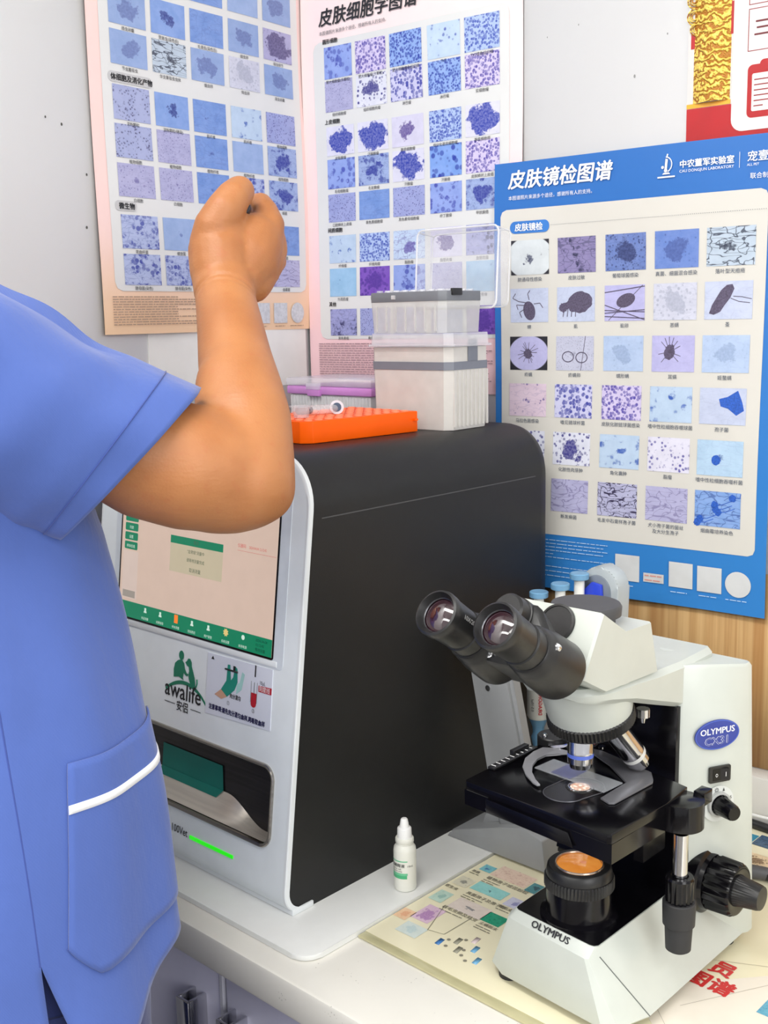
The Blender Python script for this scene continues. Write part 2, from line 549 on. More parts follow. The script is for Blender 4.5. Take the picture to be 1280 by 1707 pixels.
def add_pictures(bm_mb, pics, z):
    """pics: (x0, x1, y0, y1, base, ink, (scale, thr, clump), (blob, vignette, line))"""
    bm = bm_mb.bm
    L = {k: bm.loops.layers.float_vector.get(k) or bm.loops.layers.float_vector.new(k) for k in ('pat', 'loc')}
    F = {k: bm.faces.layers.float_vector.get(k) or bm.faces.layers.float_vector.new(k) for k in ('base', 'ink', 'prm', 'prb')}
    for (x0, x1, y0, y1, base, ink, p1, p2) in pics:
        ox, oy = random.uniform(0, 90), random.uniform(0, 90)
        nx = 3
        vs = [[bm_mb.v((x0 + (x1 - x0) * i / nx, y0 + (y1 - y0) * j / nx, z)) for i in range(nx + 1)] for j in range(nx + 1)]
        for j in range(nx):
            for i in range(nx):
                f = bm_mb.f((vs[j][i], vs[j][i + 1], vs[j + 1][i + 1], vs[j + 1][i]))
                f[F['base']] = V(lin(base)); f[F['ink']] = V(lin(ink)); f[F['prm']] = V(p1); f[F['prb']] = V(p2)
                for lp, (a, c) in zip(f.loops, ((i, j), (i + 1, j), (i + 1, j + 1), (i, j + 1))):
                    u, w = a / nx, c / nx
                    lp[L['loc']] = V((u, w, 0))
                    lp[L['pat']] = V((ox + u * 1.3, oy + w, 0))


def grid(mb, x0, x1, y0, y1, z, n=10):
    vs = [[mb.v((x0 + (x1 - x0) * i / n, y0 + (y1 - y0) * j / n, z)) for i in range(n + 1)] for j in range(n + 1)]
    for j in range(n):
        for i in range(n):
            mb.f((vs[j][i], vs[j][i + 1], vs[j + 1][i + 1], vs[j + 1][i]))


def fine_print(mb, x0, x1, y0, y1, rows, z, h=0.0011, short=()):
    """rows of print too small to read: dashes of uneven length"""
    for k in range(rows):
        y = y1 - (y1 - y0) * k / max(1, rows - 1)
        end = x1 - (x1 - x0) * (0.55 if k in short else random.uniform(0, 0.06))
        x = x0
        while x < end:
            w = random.uniform(0.003, 0.011)
            mb.flat([(x, y), (min(end, x + w), y), (min(end, x + w), y + h), (x, y + h)], z)
            x += w + random.uniform(0.0008, 0.0018)


# picture looks: base colour, ink colour, pattern, extras
LK = {
    'plainw': ((198, 206, 230), (150, 156, 186), (6, 0.2, -0.12), (0.0, 9, 0.15)),
    'plainv': ((190, 188, 230), (140, 138, 186), (6, 0.2, -0.12), (0.0, 9, 0.1)),
    'plaing': ((196, 198, 218), (140, 142, 166), (22, 0.3, 0.3), (0.0, 9, 0.0)),
    'rounds': ((190, 188, 228), (140, 138, 186), (6, 0.2, -0.12), (0.0, 0.52, 0.1)),
    'plainb': ((186, 212, 236), (70, 100, 170), (8, 0.2, -0.08), (0.0, 9, 0.1)),
    'plainm': ((140, 172, 226), (30, 62, 150), (5, 0.2, -0.1), (0.0, 9, 0.6)),
    'pale': ((158, 180, 222), (108, 128, 190), (5, 0.1, -0.1), (0.0, 9, 0.0)),
    'blue': ((126, 156, 216), (84, 106, 178), (6, 0.15, -0.05), (0.0, 9, 0.25)),
    'dotb': ((138, 166, 222), (58, 74, 150), (4, 0.12, -0.04), (0.17, 9, 0.0)),
    'egg': ((150, 172, 216), (112, 130, 186), (9, 0.3, -0.2), (0.26, 9, 0.0)),
    'lilac': ((178, 178, 214), (126, 122, 178), (13, 0.33, 0.12), (0.0, 9, 0.2)),
    'lilacd': ((176, 174, 212), (96, 88, 138), (11, 0.45, 0.0), (0.38, 9, 0.0)),
    'honey': ((168, 176, 214), (86, 84, 128), (13, 0.42, 0.08), (0.0, 9, 0.0)),
    'grain': ((160, 168, 216), (78, 78, 150), (15, 0.36, 0.2), (0.0, 9, 0.0)),
    'stain': ((178, 190, 226), (58, 70, 168), (7, 0.6, 0.06), (0.0, 9, 0.3)),
    'stain2': ((160, 178, 220), (50, 62, 160), (6, 0.65, 0.0), (0.25, 9, 0.2)),
    'cells': ((206, 206, 236), (70, 76, 172), (9, 0.58, 0.3), (0.0, 9, 0.0)),
    'cellsv': ((214, 204, 236), (92, 80, 176), (11, 0.58, 0.2), (0.0, 9, 0.0)),
    'dense': ((150, 178, 232), (44, 68, 176), (13, 0.58, 0.4), (0.0, 9, 0.0)),
    'densel': ((178, 198, 236), (62, 86, 188), (12, 0.58, 0.4), (0.0, 9, 0.0)),
    'sparse': ((196, 216, 240), (86, 106, 190), (5, 0.32, 0.05), (0.0, 9, 0.0)),
    'mass': ((222, 222, 240), (44, 64, 176), (9, 0.2, 0.0), (0.44, 9, 0.0)),
    'massv': ((216, 214, 236), (104, 86, 158), (8, 0.15, 0.0), (0.26, 9, 0.0)),
    'big': ((134, 168, 232), (40, 60, 172), (5, 0.48, 0.3), (0.0, 9, 0.0)),
    'bigl': ((150, 170, 230), (76, 88, 186), (5, 0.5, 0.1), (0.0, 9, 0.0)),
    'purple': ((128, 92, 190), (88, 54, 160), (7, 0.5, 0.2), (0.3, 9, 0.0)),
    'cyan': ((158, 198, 232), (92, 118, 184), (7, 0.3, -0.05), (0.0, 9, 0.0)),
    'dark': ((160, 164, 214), (56, 58, 112), (7, 0.6, 0.02), (0.0, 9, 0.3)),
    'scope': ((196, 200, 232), (40, 40, 60), (9, 0.4, -0.1), (0.24, 9, 0.0)),
    'scopec': ((188, 190, 226), (52, 50, 66), (10, 0.45, -0.1), (0.22, 0.5, 0.5)),
    'hair': ((196, 196, 224), (52, 46, 92), (8, 0.2, -0.2), (0.14, 9, 1.0)),
    'skin1': ((216, 222, 226), (58, 62, 96), (6, 0.3, -0.1), (0.16, 0.6, 0.0)),
    'skin2': ((142, 134, 178), (34, 40, 74), (6, 0.6, 0.0), (0.0, 9, 0.5)),
    'skin3': ((116, 136, 194), (54, 66, 118), (12, 0.4, 0.1), (0.26, 9, 0.2)),
    'skin4': ((116, 142, 206), (80, 102, 170), (9, 0.3, 0.0), (0.3, 9, 0.0)),
    'fur': ((188, 202, 218), (54, 62, 84), (6, 0.3, -0.1), (0.12, 9, 0.9)),
    'faint': ((208, 210, 226), (182, 186, 206), (8, 0.4, 0.1), (0.3, 9, 0.3)),
    'faintb': ((184, 202, 232), (160, 180, 216), (8, 0.3, 0.0), (0.25, 9, 0.2)),
    'mite': ((184, 184, 230), (62, 60, 100), (8, 0.2, -0.2), (0.2, 9, 0.15)),
    'bug': ((198, 206, 230), (58, 46, 62), (8, 0.4, -0.1), (0.27, 9, 0.2)),
    'pinkc': ((226, 206, 222), (118, 104, 168), (9, 0.4, -0.02), (0.0, 9, 0.2)),
    'smear': ((186, 210, 236), (38, 84, 186), (7, 0.3, -0.1), (0.3, 9, 0.2)),
    'gran': ((224, 226, 240), (60, 56, 142), (8, 0.42, 0.15), (0.27, 9, 0.0)),
    'soft': ((190, 210, 234), (60, 98, 188), (4, 0.45, 0.02), (0.0, 9, 0.0)),
    'ringc': ((226, 224, 240), (92, 86, 170), (9, 0.42, 0.1), (0.0, 9, 0.0)),
    'one': ((186, 212, 236), (44, 76, 160), (6, 0.1, -0.2), (0.13, 9, 0.1)),
    'fib': ((186, 184, 218), (140, 134, 180), (6, 0.2, -0.2), (0.0, 9, 0.8)),
    'fibd': ((186, 186, 216), (66, 60, 92), (14, 0.3, 0.2), (0.0, 9, 1.0)),
    'mold': ((140, 172, 226), (30, 62, 150), (5, 0.3, -0.04), (0.13, 9, 0.9)),
    'vessel': ((196, 214, 240), (112, 104, 180), (12, 0.4, -0.02), (0.2, 9, 0.5)),
}


def pic(x0, x1, y0, y1, k):
    bcol, ink, p1, p2 = LK[k]
    return (x0, x1, y0, y1, bcol, ink, p1, p2)


def poster(name, label, origin, u, n, W, H, bgcol, panel, pcol, pics, texts, wavy=0.0015, extra=None):
    """a sheet of paper hung on a wall: own frame x to the right, y up, z out of the wall"""
    M = frame(origin, u, n)
    t = thing(name, label, 'poster', mat=M)
    Mi = M.inverted()

    def warp(co):
        p = Mi @ co
        p.z += 0.003 + wavy * (sin(p.x * 17 + p.y * 6) + sin(p.y * 13 - p.x * 5 + 1.3))
        return M @ p
    b = MB(M); grid(b, 0, W, 0, H, 0.0, 30)
    b.build('sheet', bgcol, t, angle=0, warp=warp)
    if panel:
        x0, x1, y0, y1, r = panel
        b = MB(M)
        # rounded panel laid as strips so that it follows the sheet
        ys = [y0, y0 + r * 0.3, y0 + r] + [y0 + r + (y1 - y0 - 2 * r) * i / 24 for i in range(1, 24)] + [y1 - r, y1 - r * 0.3, y1]

        def ins(y):
            d = min(y - y0, y1 - y)
            return 0 if d >= r else r - sqrt(max(0, r * r - (r - d) ** 2))
        rows = [[b.v((x0 + ins(y) + (x1 - x0 - 2 * ins(y)) * i / 16, y, 0.0006)) for i in range(17)] for y in ys]
        for a, c in zip(rows, rows[1:]):
            for i in range(16):
                b.f((a[i], a[i + 1], c[i + 1], c[i]))
        b.build('print_panel', pcol, t, angle=0, warp=warp)
    b = MB(M); add_pictures(b, pics, 0.0011)
    b.build('picture_print', PICM, t, angle=0, warp=warp)
    for nm, mat, fn in texts:
        b = MB(M); fn(b)
        b.build(nm, mat, t, angle=0, warp=warp)
    return t


ZT = 0.0016
# --- parasite chart on the left wall
LW = 0.402
lo = COR - LDV * 0.404 + V((0, 0, 1.425))
cols = [(0.036, 0.098), (0.107, 0.167), (0.176, 0.237), (0.247, 0.307), (0.317, 0.378)]
rows = [(1.858, 1.815), (1.808, 1.766), (1.741, 1.698), (1.693, 1.651), (1.644, 1.602), (1.579, 1.536), (1.529, 1.489), (1.912, 1.868), (1.962, 1.918)]
looks = ['egg dotb blue egg lilacd', 'egg fur egg faint egg', 'honey dotb blue soft grain', 'honey lilac blue pale stain2', 'lilac lilac blue stain stain2',
         'stain pale lilac pale blue', 'stain stain lilac stain fib', 'lilac blue blue pale egg', 'blue pale lilac blue egg']
caps = [['绦虫卵囊', '贾第虫(染色后)', '毛滴虫(染色后)', '蛔虫卵', '绦虫卵节'], ['节虫蓄吸虫', '华支睾吸虫虫体', '蛔虫卵', '钩虫卵', '球虫卵囊'],
        ['淀粉颗粒', '淀粉颗粒(碘染)', '肌纤维', '肌纤维', '植物细胞'], ['植物细胞', '植物细胞', '植物纤维', '植物纤维', '植物细胞'], ['白细胞', '白细胞', '细菌', '细菌', '细菌'],
        ['弯曲杆菌', '螺旋菌', '芽孢菌', '球菌', '球菌'], ['酵母菌(染色)', '酵母菌(染色)', '真菌', '真菌', '曲霉菌'], [], []]
pk = []
for (t_, b_), ll in zip(rows, looks):
    for (x0, x1), k in zip(cols, ll.split()):
        dy = 0.004 if (t_ == 1.858 and x0 < 0.05) else 0
        pk.append(pic(x0, x1, b_ - 1.425, t_ - 1.425, k))


def left_text(b):
    for (t_, b_), cc in zip(rows, caps):
        for (x0, x1), c in zip(cols, cc):
            b.text(c, (x0 + x1) / 2, b_ - 1.425 - 0.0062, 0.0054, ZT, 'CENTER')
    b.text('体细胞及消化产物', 0.034, 1.7465 - 1.425, 0.0088, ZT, off=0.0003)
    b.text('微生物', 0.034, 1.5865 - 1.425, 0.0088, ZT, off=0.0003)


def left_fine(b):
    fine_print(b, 0.014, 0.262, 0.012, 0.048, 12, ZT, 0.0013, short=(0, 4, 6, 7, 9))
    fine_print(b, 0.285, 0.306, 0.005, 0.005, 1, ZT); fine_print(b, 0.322, 0.344, 0.005, 0.005, 1, ZT); fine_print(b, 0.355, 0.385, 0.005, 0.005, 1, ZT)


def left_tabs(b):
    b.flat(rrect(0.030, 0.104, 1.7435 - 1.425, 1.7565 - 1.425, 0.006), 0.0012)
    b.flat(rrect(0.028, 0.064, 1.5835 - 1.425, 1.5965 - 1.425, 0.006), 0.0012)


def left_codes(b):
    b.flat([(0.284, 0.010), (0.311, 0.010), (0.311, 0.040), (0.284, 0.040)], 0.0011)
    b.flat([(0.320, 0.010), (0.349, 0.010), (0.349, 0.040), (0.320, 0.040)], 0.0011)
    b.flat(circ(0.372, 0.025, 0.0145, 0.0155), 0.0011)


def grad_mat(name, c0, c1, z0, z1, axis=1):
    """a printed colour fade between two ends of a sheet"""
    m, t, bb = new_mat(name)
    g = t.n('ShaderNodeSeparateXYZ', {0: t.n('ShaderNodeTexCoord').outputs['Object']}).outputs[axis]
    nz = t.n('ShaderNodeTexNoise', {'Scale': 6.0, 'Detail': 3.0}).outputs[0]
    f = t.m('ADD', t.smooth(g, z0, z1), t.m('MULTIPLY', t.m('SUBTRACT', nz, 0.5), 0.15), clamp=True)
    t.set(bb.inputs['Base Color'], t.mix(f, lin(c0), lin(c1)))
    bb.inputs['Roughness'].default_value = 0.42
    return m


PANEL_W = pm('poster_panel_white', (221, 222, 222), 0.42, var=0.015, scale=6)
PANEL_C = pm('poster_panel_cream', (214, 211, 204), 0.42, var=0.015, scale=6)
poster('wall_chart', 'pink and orange edged chart of blue micrographs on the left wall, behind the raised fist', lo, LDV, LN, LW, 0.60,
       grad_mat('chart_peach_fade', (240, 204, 168), (243, 212, 208), 0.0, 0.16), (0.020, 0.393, 0.056, 0.585, 0.012), PANEL_W, pk,
       [('tab_print', pm('tab_grey', (196, 196, 198), 0.5), left_tabs), ('lettering', BLACK_PRINT, left_text),
        ('fine_print', pm('brown_print', (172, 146, 126), 0.6), left_fine), ('badge_print', pm('badge_paper', (206, 208, 214), 0.5, var=0.1, scale=200), left_codes)])

# --- pink cytology chart on the back wall
po = COR + WD * 0.004 + V((0, 0, 1.33))
pc = [(0.045, 0.097), (0.104, 0.160), (0.167, 0.224), (0.234, 0.289), (0.296, 0.351)]
pr = [(1.836, 1.791), (1.788, 1.744), (1.723, 1.681), (1.676, 1.633), (1.625, 1.584), (1.564, 1.523), (1.515, 1.473), (1.454, 1.414)]
pl = ['bigl cellsv dense sparse densel', 'lilac gran cells dense cellsv', 'mass mass massv densel mass', 'bigl stain2 mass big cellsv', 'grain blue grain bigl stain2',
      'soft densel vessel massv dark', 'cyan purple bigl lilac cyan', 'dark grain grain grain purple']
pcap = [['肥大细胞瘤(多颗粒)', '肥大细胞瘤(少颗粒)', '肥大细胞嗜色组织细', 'TVT', 'TVT嗜色组织细'], ['组织细胞瘤', '组织细胞肉瘤', '淋巴瘤', '淋巴瘤', '浆细胞瘤'],
        ['皮脂腺瘤', '汗腺腺瘤', '基底细胞瘤', '低分化基底细胞瘤', '基底细胞癌'], ['毛母细胞瘤', '毛发腺瘤', '汗腺瘤', '汗腺癌', '皮肤鳞状上皮癌'],
        ['口腔鳞状上皮癌', '黑色素细胞瘤', '黑色素母细胞瘤', '纤丁腺瘤', '甲状腺癌'], ['纤维瘤', '纤维肉瘤', '脂肪瘤', '脂肪肉瘤', '血管肉瘤'], ['外周肌瘤', '骨肉瘤', '横纹肌瘤', '骨髓瘤', '软骨瘤'], ['黑色素瘤', '角化棘皮瘤', '', '', '']]
pk = [pic(x0, x1, b_ - 1.33, t_ - 1.33, k) for (t_, b_), ll in zip(pr, pl) for (x0, x1), k in zip(pc, ll.split())]


def pink_text(b):
    b.text('皮肤细胞学图谱', 0.036, 1.8685 - 1.33, 0.0262, ZT, off=0.0005, shear=0.15)
    for (t_, b_), cc in zip(pr, pcap):
        for (x0, x1), c in zip(pc, cc):
            if c:
                b.text(c, (x0 + x1) / 2, b_ - 1.33 - 0.0062, 0.0053, ZT, 'CENTER')
    for z_, s_ in ((1.8415, '圆形细胞'), (1.7275, '上皮细胞'), (1.5695, '间质细胞'), (1.4590, '其他')):
        b.text(s_, 0.043, z_ - 1.33, 0.0072, ZT, off=0.0002)


def pink_sub(b):
    b.text('本图谱照片来源多个途径，感谢所有人的支持。', 0.037, 1.8545 - 1.33, 0.0062, ZT)


def pink_fine(b):
    fine_print(b, 0.02, 0.34, 0.018, 0.071, 16, ZT, 0.0011, short=(0, 5, 6, 9, 10))


poster('wall_chart', 'pink edged chart of purple cell micrographs on the back wall, behind the clear tip boxes', po, WD, WN, 0.386, 0.62,
       grad_mat('chart_pink_fade', (246, 206, 212), (247, 226, 226), 0.0, 0.5), (0.024, 0.366, 0.0785, 0.515, 0.012), PANEL_W, pk,
       [('lettering', BLACK_PRINT, pink_text), ('subtitle_print', pm('grey_print', (110, 108, 112), 0.6), pink_sub), ('fine_print', pm('mauve_print', (150, 120, 128), 0.6), pink_fine)])

# --- red and gold board above the blue chart
ro = COR + WD * 0.618 + V((0, 0, 1.58))
RM = frame(ro, WD, WN)
rb = thing('notice_board', 'red and white notice board with an embossed gold column, above the blue chart', 'board', mat=RM)
b = MB(RM); b.box(0, 0.62, 0, 0.6, 0.0, 0.0042, bev=0.0008)
b.build('panel', pm('board_white', (226, 224, 222), 0.4, var=0.01), rb)
b = MB(RM); b.box(0.0005, 0.30, 0.0005, 0.098, 0.0042, 0.0047); b.box(0.052, 0.058, 0.176, 0.212, 0.0042, 0.0046)
b.box(0.004, 0.022, 0.166, 0.183, 0.0042, 0.0046)
b.build('red_print', pm('board_red', (180, 4, 18), 0.4, var=0.05), rb)
b = MB(RM); b.box(0.0005, 0.054, 0.0985, 0.1035, 0.0042, 0.0050)
b.build('gold_band', pm('band_gold', (240, 170, 40), 0.35), rb)


def gold_mat():
    m, t, bb = new_mat('embossed_gold')
    tc = t.n('ShaderNodeTexCoord').outputs['Object']
    w = t.n('ShaderNodeTexWave', {'Vector': tc, 'Scale': 40.0, 'Distortion': 11.0, 'Detail': 3.0, 'Detail Scale': 2.6}, wave_type='RINGS').outputs['Fac']
    v = t.n('ShaderNodeTexVoronoi', {'Vector': tc, 'Scale': 120.0}).outputs['Distance']
    f = t.m('MULTIPLY', w, t.m('ADD', v, 0.55))
    t.set(bb.inputs['Base Color'], t.mix(t.smooth(f, 0.1, 0.75), lin((176, 112, 24)), lin((255, 222, 104))))
    bb.inputs['Roughness'].default_value = 0.35; bb.inputs['Metallic'].default_value = 0.15
    t.set(bb.inputs['Normal'], t.n('ShaderNodeBump', {'Strength': 0.8, 'Distance': 0.002, 'Height': f}).outputs[0])
    return m


GOLD = gold_mat()
b = MB(RM)
b.loft([[(0.008 + 0.045 * (i / 20), y, 0.0042 + 0.007 * sin(pi * i / 20)) for i in range(21)] for y in (0.1035, 0.25, 0.45, 0.6)], closed=False, cap0=False, cap1=False)
b.build('gold_column', GOLD, rb)
b = MB(RM)
for (cx, cy, r) in ((0.010, 0.188, 0.007), (0.008, 0.202, 0.009), (0.007, 0.220, 0.008)):
    for k in range(3):
        b.tube([(cx + (r - k * 0.0026) * cos(a * 0.5), cy + (r - k * 0.0026) * sin(a * 0.5), 0.0052) for a in range(13)], 0.0009, 6)
b.build('cloud_scroll', GOLD, rb)
b = MB(RM); b.prism(rrect(0.0555, 0.5, 0.066, 0.75, 0.014), 0.0042, 0.0052)
b.build('white_panel', pm('board_white', (226, 224, 222), 0.4), rb)
DRED = pm('dark_red_print', (150, 40, 50), 0.5)
b = MB(RM)
x0, x1, y0, y1, w = 0.073, 0.20, 0.153, 0.1985, 0.0008
for q in ((x0, x1, y0, y0 + w), (x0, x1, y1, y1 + w), (x0, x0 + w, y0, y1 + w), (x0, x1, 0.2035, 0.2035 + w), (x0, x0 + w, 0.2035, 0.26)):
    b.box(q[0], q[1], q[2], q[3], 0.0052, 0.0055)
b.build('outline_print', DRED, rb)
b = MB(RM); b.text('三', 0.079, 0.170, 0.021, 0.0054, off=0.0003)
b.text('一', 0.079, 0.212, 0.021, 0.0054, off=0.0003)
b.build('lettering', pm('maroon_print', (110, 32, 42), 0.5), rb)
b = MB(RM)
b.prism(rrect(0.074, 0.135, 0.0795, 0.138, 0.006), 0.0052, 0.0056)
b.prism(rrect(0.088, 0.13, 0.130, 0.1425, 0.005), 0.0056, 0.0059)
b.build('clipboard_icon', pm('board_red', (206, 16, 32), 0.4), rb)
b = MB(RM)
b.prism(rrect(0.0795, 0.13, 0.0865, 0.128, 0.002), 0.0056, 0.0060)
b.build('clipboard_page', PAPER, rb)
b = MB(RM)
for k, e in enumerate((0.128, 0.128, 0.128, 0.128, 0.128, 0.093)):
    b.box(0.082, e, 0.1205 - k * 0.0058, 0.1218 - k * 0.0058, 0.0060, 0.0062)
b.build('clipboard_lines', DRED, rb)

# --- blue dermatology chart on the back wall, right
bo = COR + WD * 0.3505 + WN * 0.006 + V((0, 0, 1.066))
BX, BZ = 0.3505, 1.066
bc = [(0.377, 0.434), (0.447, 0.502), (0.516, 0.572), (0.584, 0.641), (0.651, 0.710)]
br = [(1.538, 1.4925), (1.4745, 1.4295), (1.4105, 1.3655), (1.347, 1.3025), (1.283, 1.239), (1.2195, 1.175)]
bl_ = ['skin1 skin2 skin3 skin4 fur', 'plainw plainw plainv faint plainw', 'rounds plaing faintb plainv faintb', 'pinkc cells cellsv soft plainw', 'gran gran soft ringc plainb', 'fib fib fibd fib plainm']
bcap = [['脓通母性感染', '皮肤过敏', '葡萄球菌感染', '真菌、细菌混合感染', '落叶型天疱疮'], ['蜱', '虱', '虱卵', '恙螨', '蚤'], ['疥螨', '疥螨卵', '蠕形螨', '耳螨', '姬螯螨'],
        ['马拉色菌感染', '嗜见链球杆菌', '皮肤化脓链球菌感染', '嗜中性粒细胞吞噬球菌', '孢子菌'], ['', '化脓性肉芽肿', '角化囊肿', '脂瘤', '嗜中性粒细胞吞噬杆菌'], ['', '断发癣菌', '毛发中石膏样孢子菌', '', '烟曲霉培养染色']]
pk = []
for r_, ((t_, b_), ll) in enumerate(zip(br, bl_)):
    for c_, ((x0, x1), k) in enumerate(zip(bc, ll.split())):
        dx = -0.0012 * r_
        pk.append(pic(x0 + dx - BX, x1 + dx - BX, b_ - BZ, t_ - BZ, k))


def stroke(b, pts, w, z):
    """a flat inked line"""
    for p, q in zip(pts, pts[1:]):
        d = V((q[0] - p[0], q[1] - p[1])); l_ = max(d.length, 1e-9)
        nx, ny = -d.y / l_ * w / 2, d.x / l_ * w / 2
        b.flat([(p[0] - nx, p[1] - ny), (q[0] - nx, q[1] - ny), (q[0] + nx, q[1] + ny), (p[0] + nx, p[1] + ny)], z)


def blob_(b, cx, cy, rx, ry, rot, z, rough=0.0, n=30):
    P = []
    for i in range(n):
        a = 2 * pi * i / n
        k = 1 + rough * (random.random() - 0.5)
        x, y = rx * k * cos(a), ry * k * sin(a)
        P.append((cx + x * cos(rot) - y * sin(rot), cy + x * sin(rot) + y * cos(rot)))
    b.flat(P, z)


def in_pic(r, c):
    """map 0..1 inside picture r, c of the blue chart to the sheet"""
    x0, x1 = bc[c][0] - 0.0012 * r - BX, bc[c][1] - 0.0012 * r - BX
    y0, y1 = br[r][1] - BZ, br[r][0] - BZ
    return lambda x, y: (x0 + (x1 - x0) * x, y0 + (y1 - y0) * y)


def blue_ink(b):
    random.seed(11)
    m = in_pic(1, 0)        # tick with curled legs
    blob_(b, *m(0.50, 0.34), 0.0088, 0.0128, 0.25, 0.00125)
    for pts in ([(0.42, 0.58), (0.22, 0.62), (0.06, 0.72), (0.14, 0.86)], [(0.40, 0.50), (0.16, 0.52), (0.20, 0.38)], [(0.36, 0.38), (0.24, 0.30), (0.30, 0.14)], [(0.50, 0.66), (0.46, 0.84), (0.52, 0.94)], [(0.62, 0.54), (0.78, 0.56), (0.86, 0.42)]):
        stroke(b, [m(*p) for p in pts], 0.0011, 0.00125)
    m = in_pic(1, 1)        # louse
    blob_(b, *m(0.60, 0.55), 0.0185, 0.0135, 0.15, 0.00125, 0.12)
    blob_(b, *m(0.18, 0.42), 0.0075, 0.0060, 0.5, 0.00125, 0.3)
    for k in range(4):
        stroke(b, [m(0.20 + 0.10 * k, 0.40), m(0.16 + 0.11 * k, 0.14)], 0.0011, 0.00125)
    m = in_pic(1, 2)        # egg among hairs
    for y0, y1 in ((0.30, 0.24), (0.22, 0.30), (0.13, 0.06), (0.80, 0.95), (0.45, 0.02)):
        stroke(b, [m(0, y0), m(1, y1)], 0.0012, 0.00125)
    stroke(b, [m(0.1, 0.02), m(0.95, 0.98)], 0.0008, 0.00125)
    blob_(b, *m(0.53, 0.57), 0.0135, 0.0082, 0.35, 0.00125)
    m = in_pic(1, 4)        # flea
    P = [m(*p) for p in ((0.10, 0.16), (0.16, 0.38), (0.34, 0.76), (0.46, 0.90), (0.58, 0.92), (0.62, 0.80), (0.54, 0.56), (0.42, 0.36), (0.34, 0.20), (0.20, 0.12))]
    b.flat(P, 0.00125)
    stroke(b, [m(0.55, 0.55), m(0.72, 0.46), m(0.95, 0.42)], 0.0009, 0.00125); stroke(b, [m(0.60, 0.60), m(0.78, 0.58), m(0.98, 0.52)], 0.0009, 0.00125)
    m = in_pic(2, 0)        # mite in the round field
    for k in range(16):
        a = k * 0.42
        stroke(b, [m(0.48, 0.52), m(0.48 + 0.24 * cos(a) + 0.06 * sin(3 * a), 0.52 + 0.32 * sin(a))], 0.0007, 0.00125)
    blob_(b, *m(0.48, 0.48), 0.0060, 0.0070, 0.2, 0.00125, 0.3)
    m = in_pic(2, 1)        # two eggs
    for cx, cy in ((0.32, 0.40), (0.68, 0.38)):
        stroke(b, [m(cx + 0.15 * cos(0.3 * k), cy + 0.15 * sin(0.3 * k)) for k in range(22)], 0.0013, 0.00125)
    stroke(b, [m(0.78, 1), m(0.72, 0.5), m(0.66, 0)], 0.0008, 0.00125)
    m = in_pic(2, 3)        # ear mite with bristles
    blob_(b, *m(0.42, 0.55), 0.0070, 0.0095, -0.3, 0.00125, 0.2)
    for a in (0.4, 0.8, 1.2, 1.6, 2.0, 2.4, 3.3, 3.9, 5.6, 6.0):
        stroke(b, [m(0.42 + 0.10 * cos(a), 0.55 + 0.16 * sin(a)), m(0.42 + 0.27 * cos(a), 0.55 + 0.42 * sin(a))], 0.0008, 0.00125)


def blue_stain(b):
    m = in_pic(3, 4)        # fan of stained spores
    b.flat([m(*p) for p in ((0.42, 0.70), (0.60, 0.76), (0.82, 0.94), (0.92, 0.62), (0.96, 0.40), (0.80, 0.26), (0.62, 0.44), (0.46, 0.50))], 0.00125)
    m = in_pic(4, 4)
    blob_(b, *m(0.42, 0.44), 0.0058, 0.0062, 0, 0.00125, 0.1)
    m = in_pic(5, 4)        # mould heads on stalks
    for cx, cy in ((0.44, 0.62), (0.52, 0.42), (0.46, 0.50), (0.82, 0.84), (0.12, 0.20), (0.06, 0.08)):
        blob_(b, *m(cx, cy), 0.0046, 0.0046, 0, 0.00125, 0.3)
        stroke(b, [m(cx, cy), m(cx + 0.16, cy + 0.02), m(min(1, cx + 0.36), cy + 0.14)], 0.0009, 0.00125)


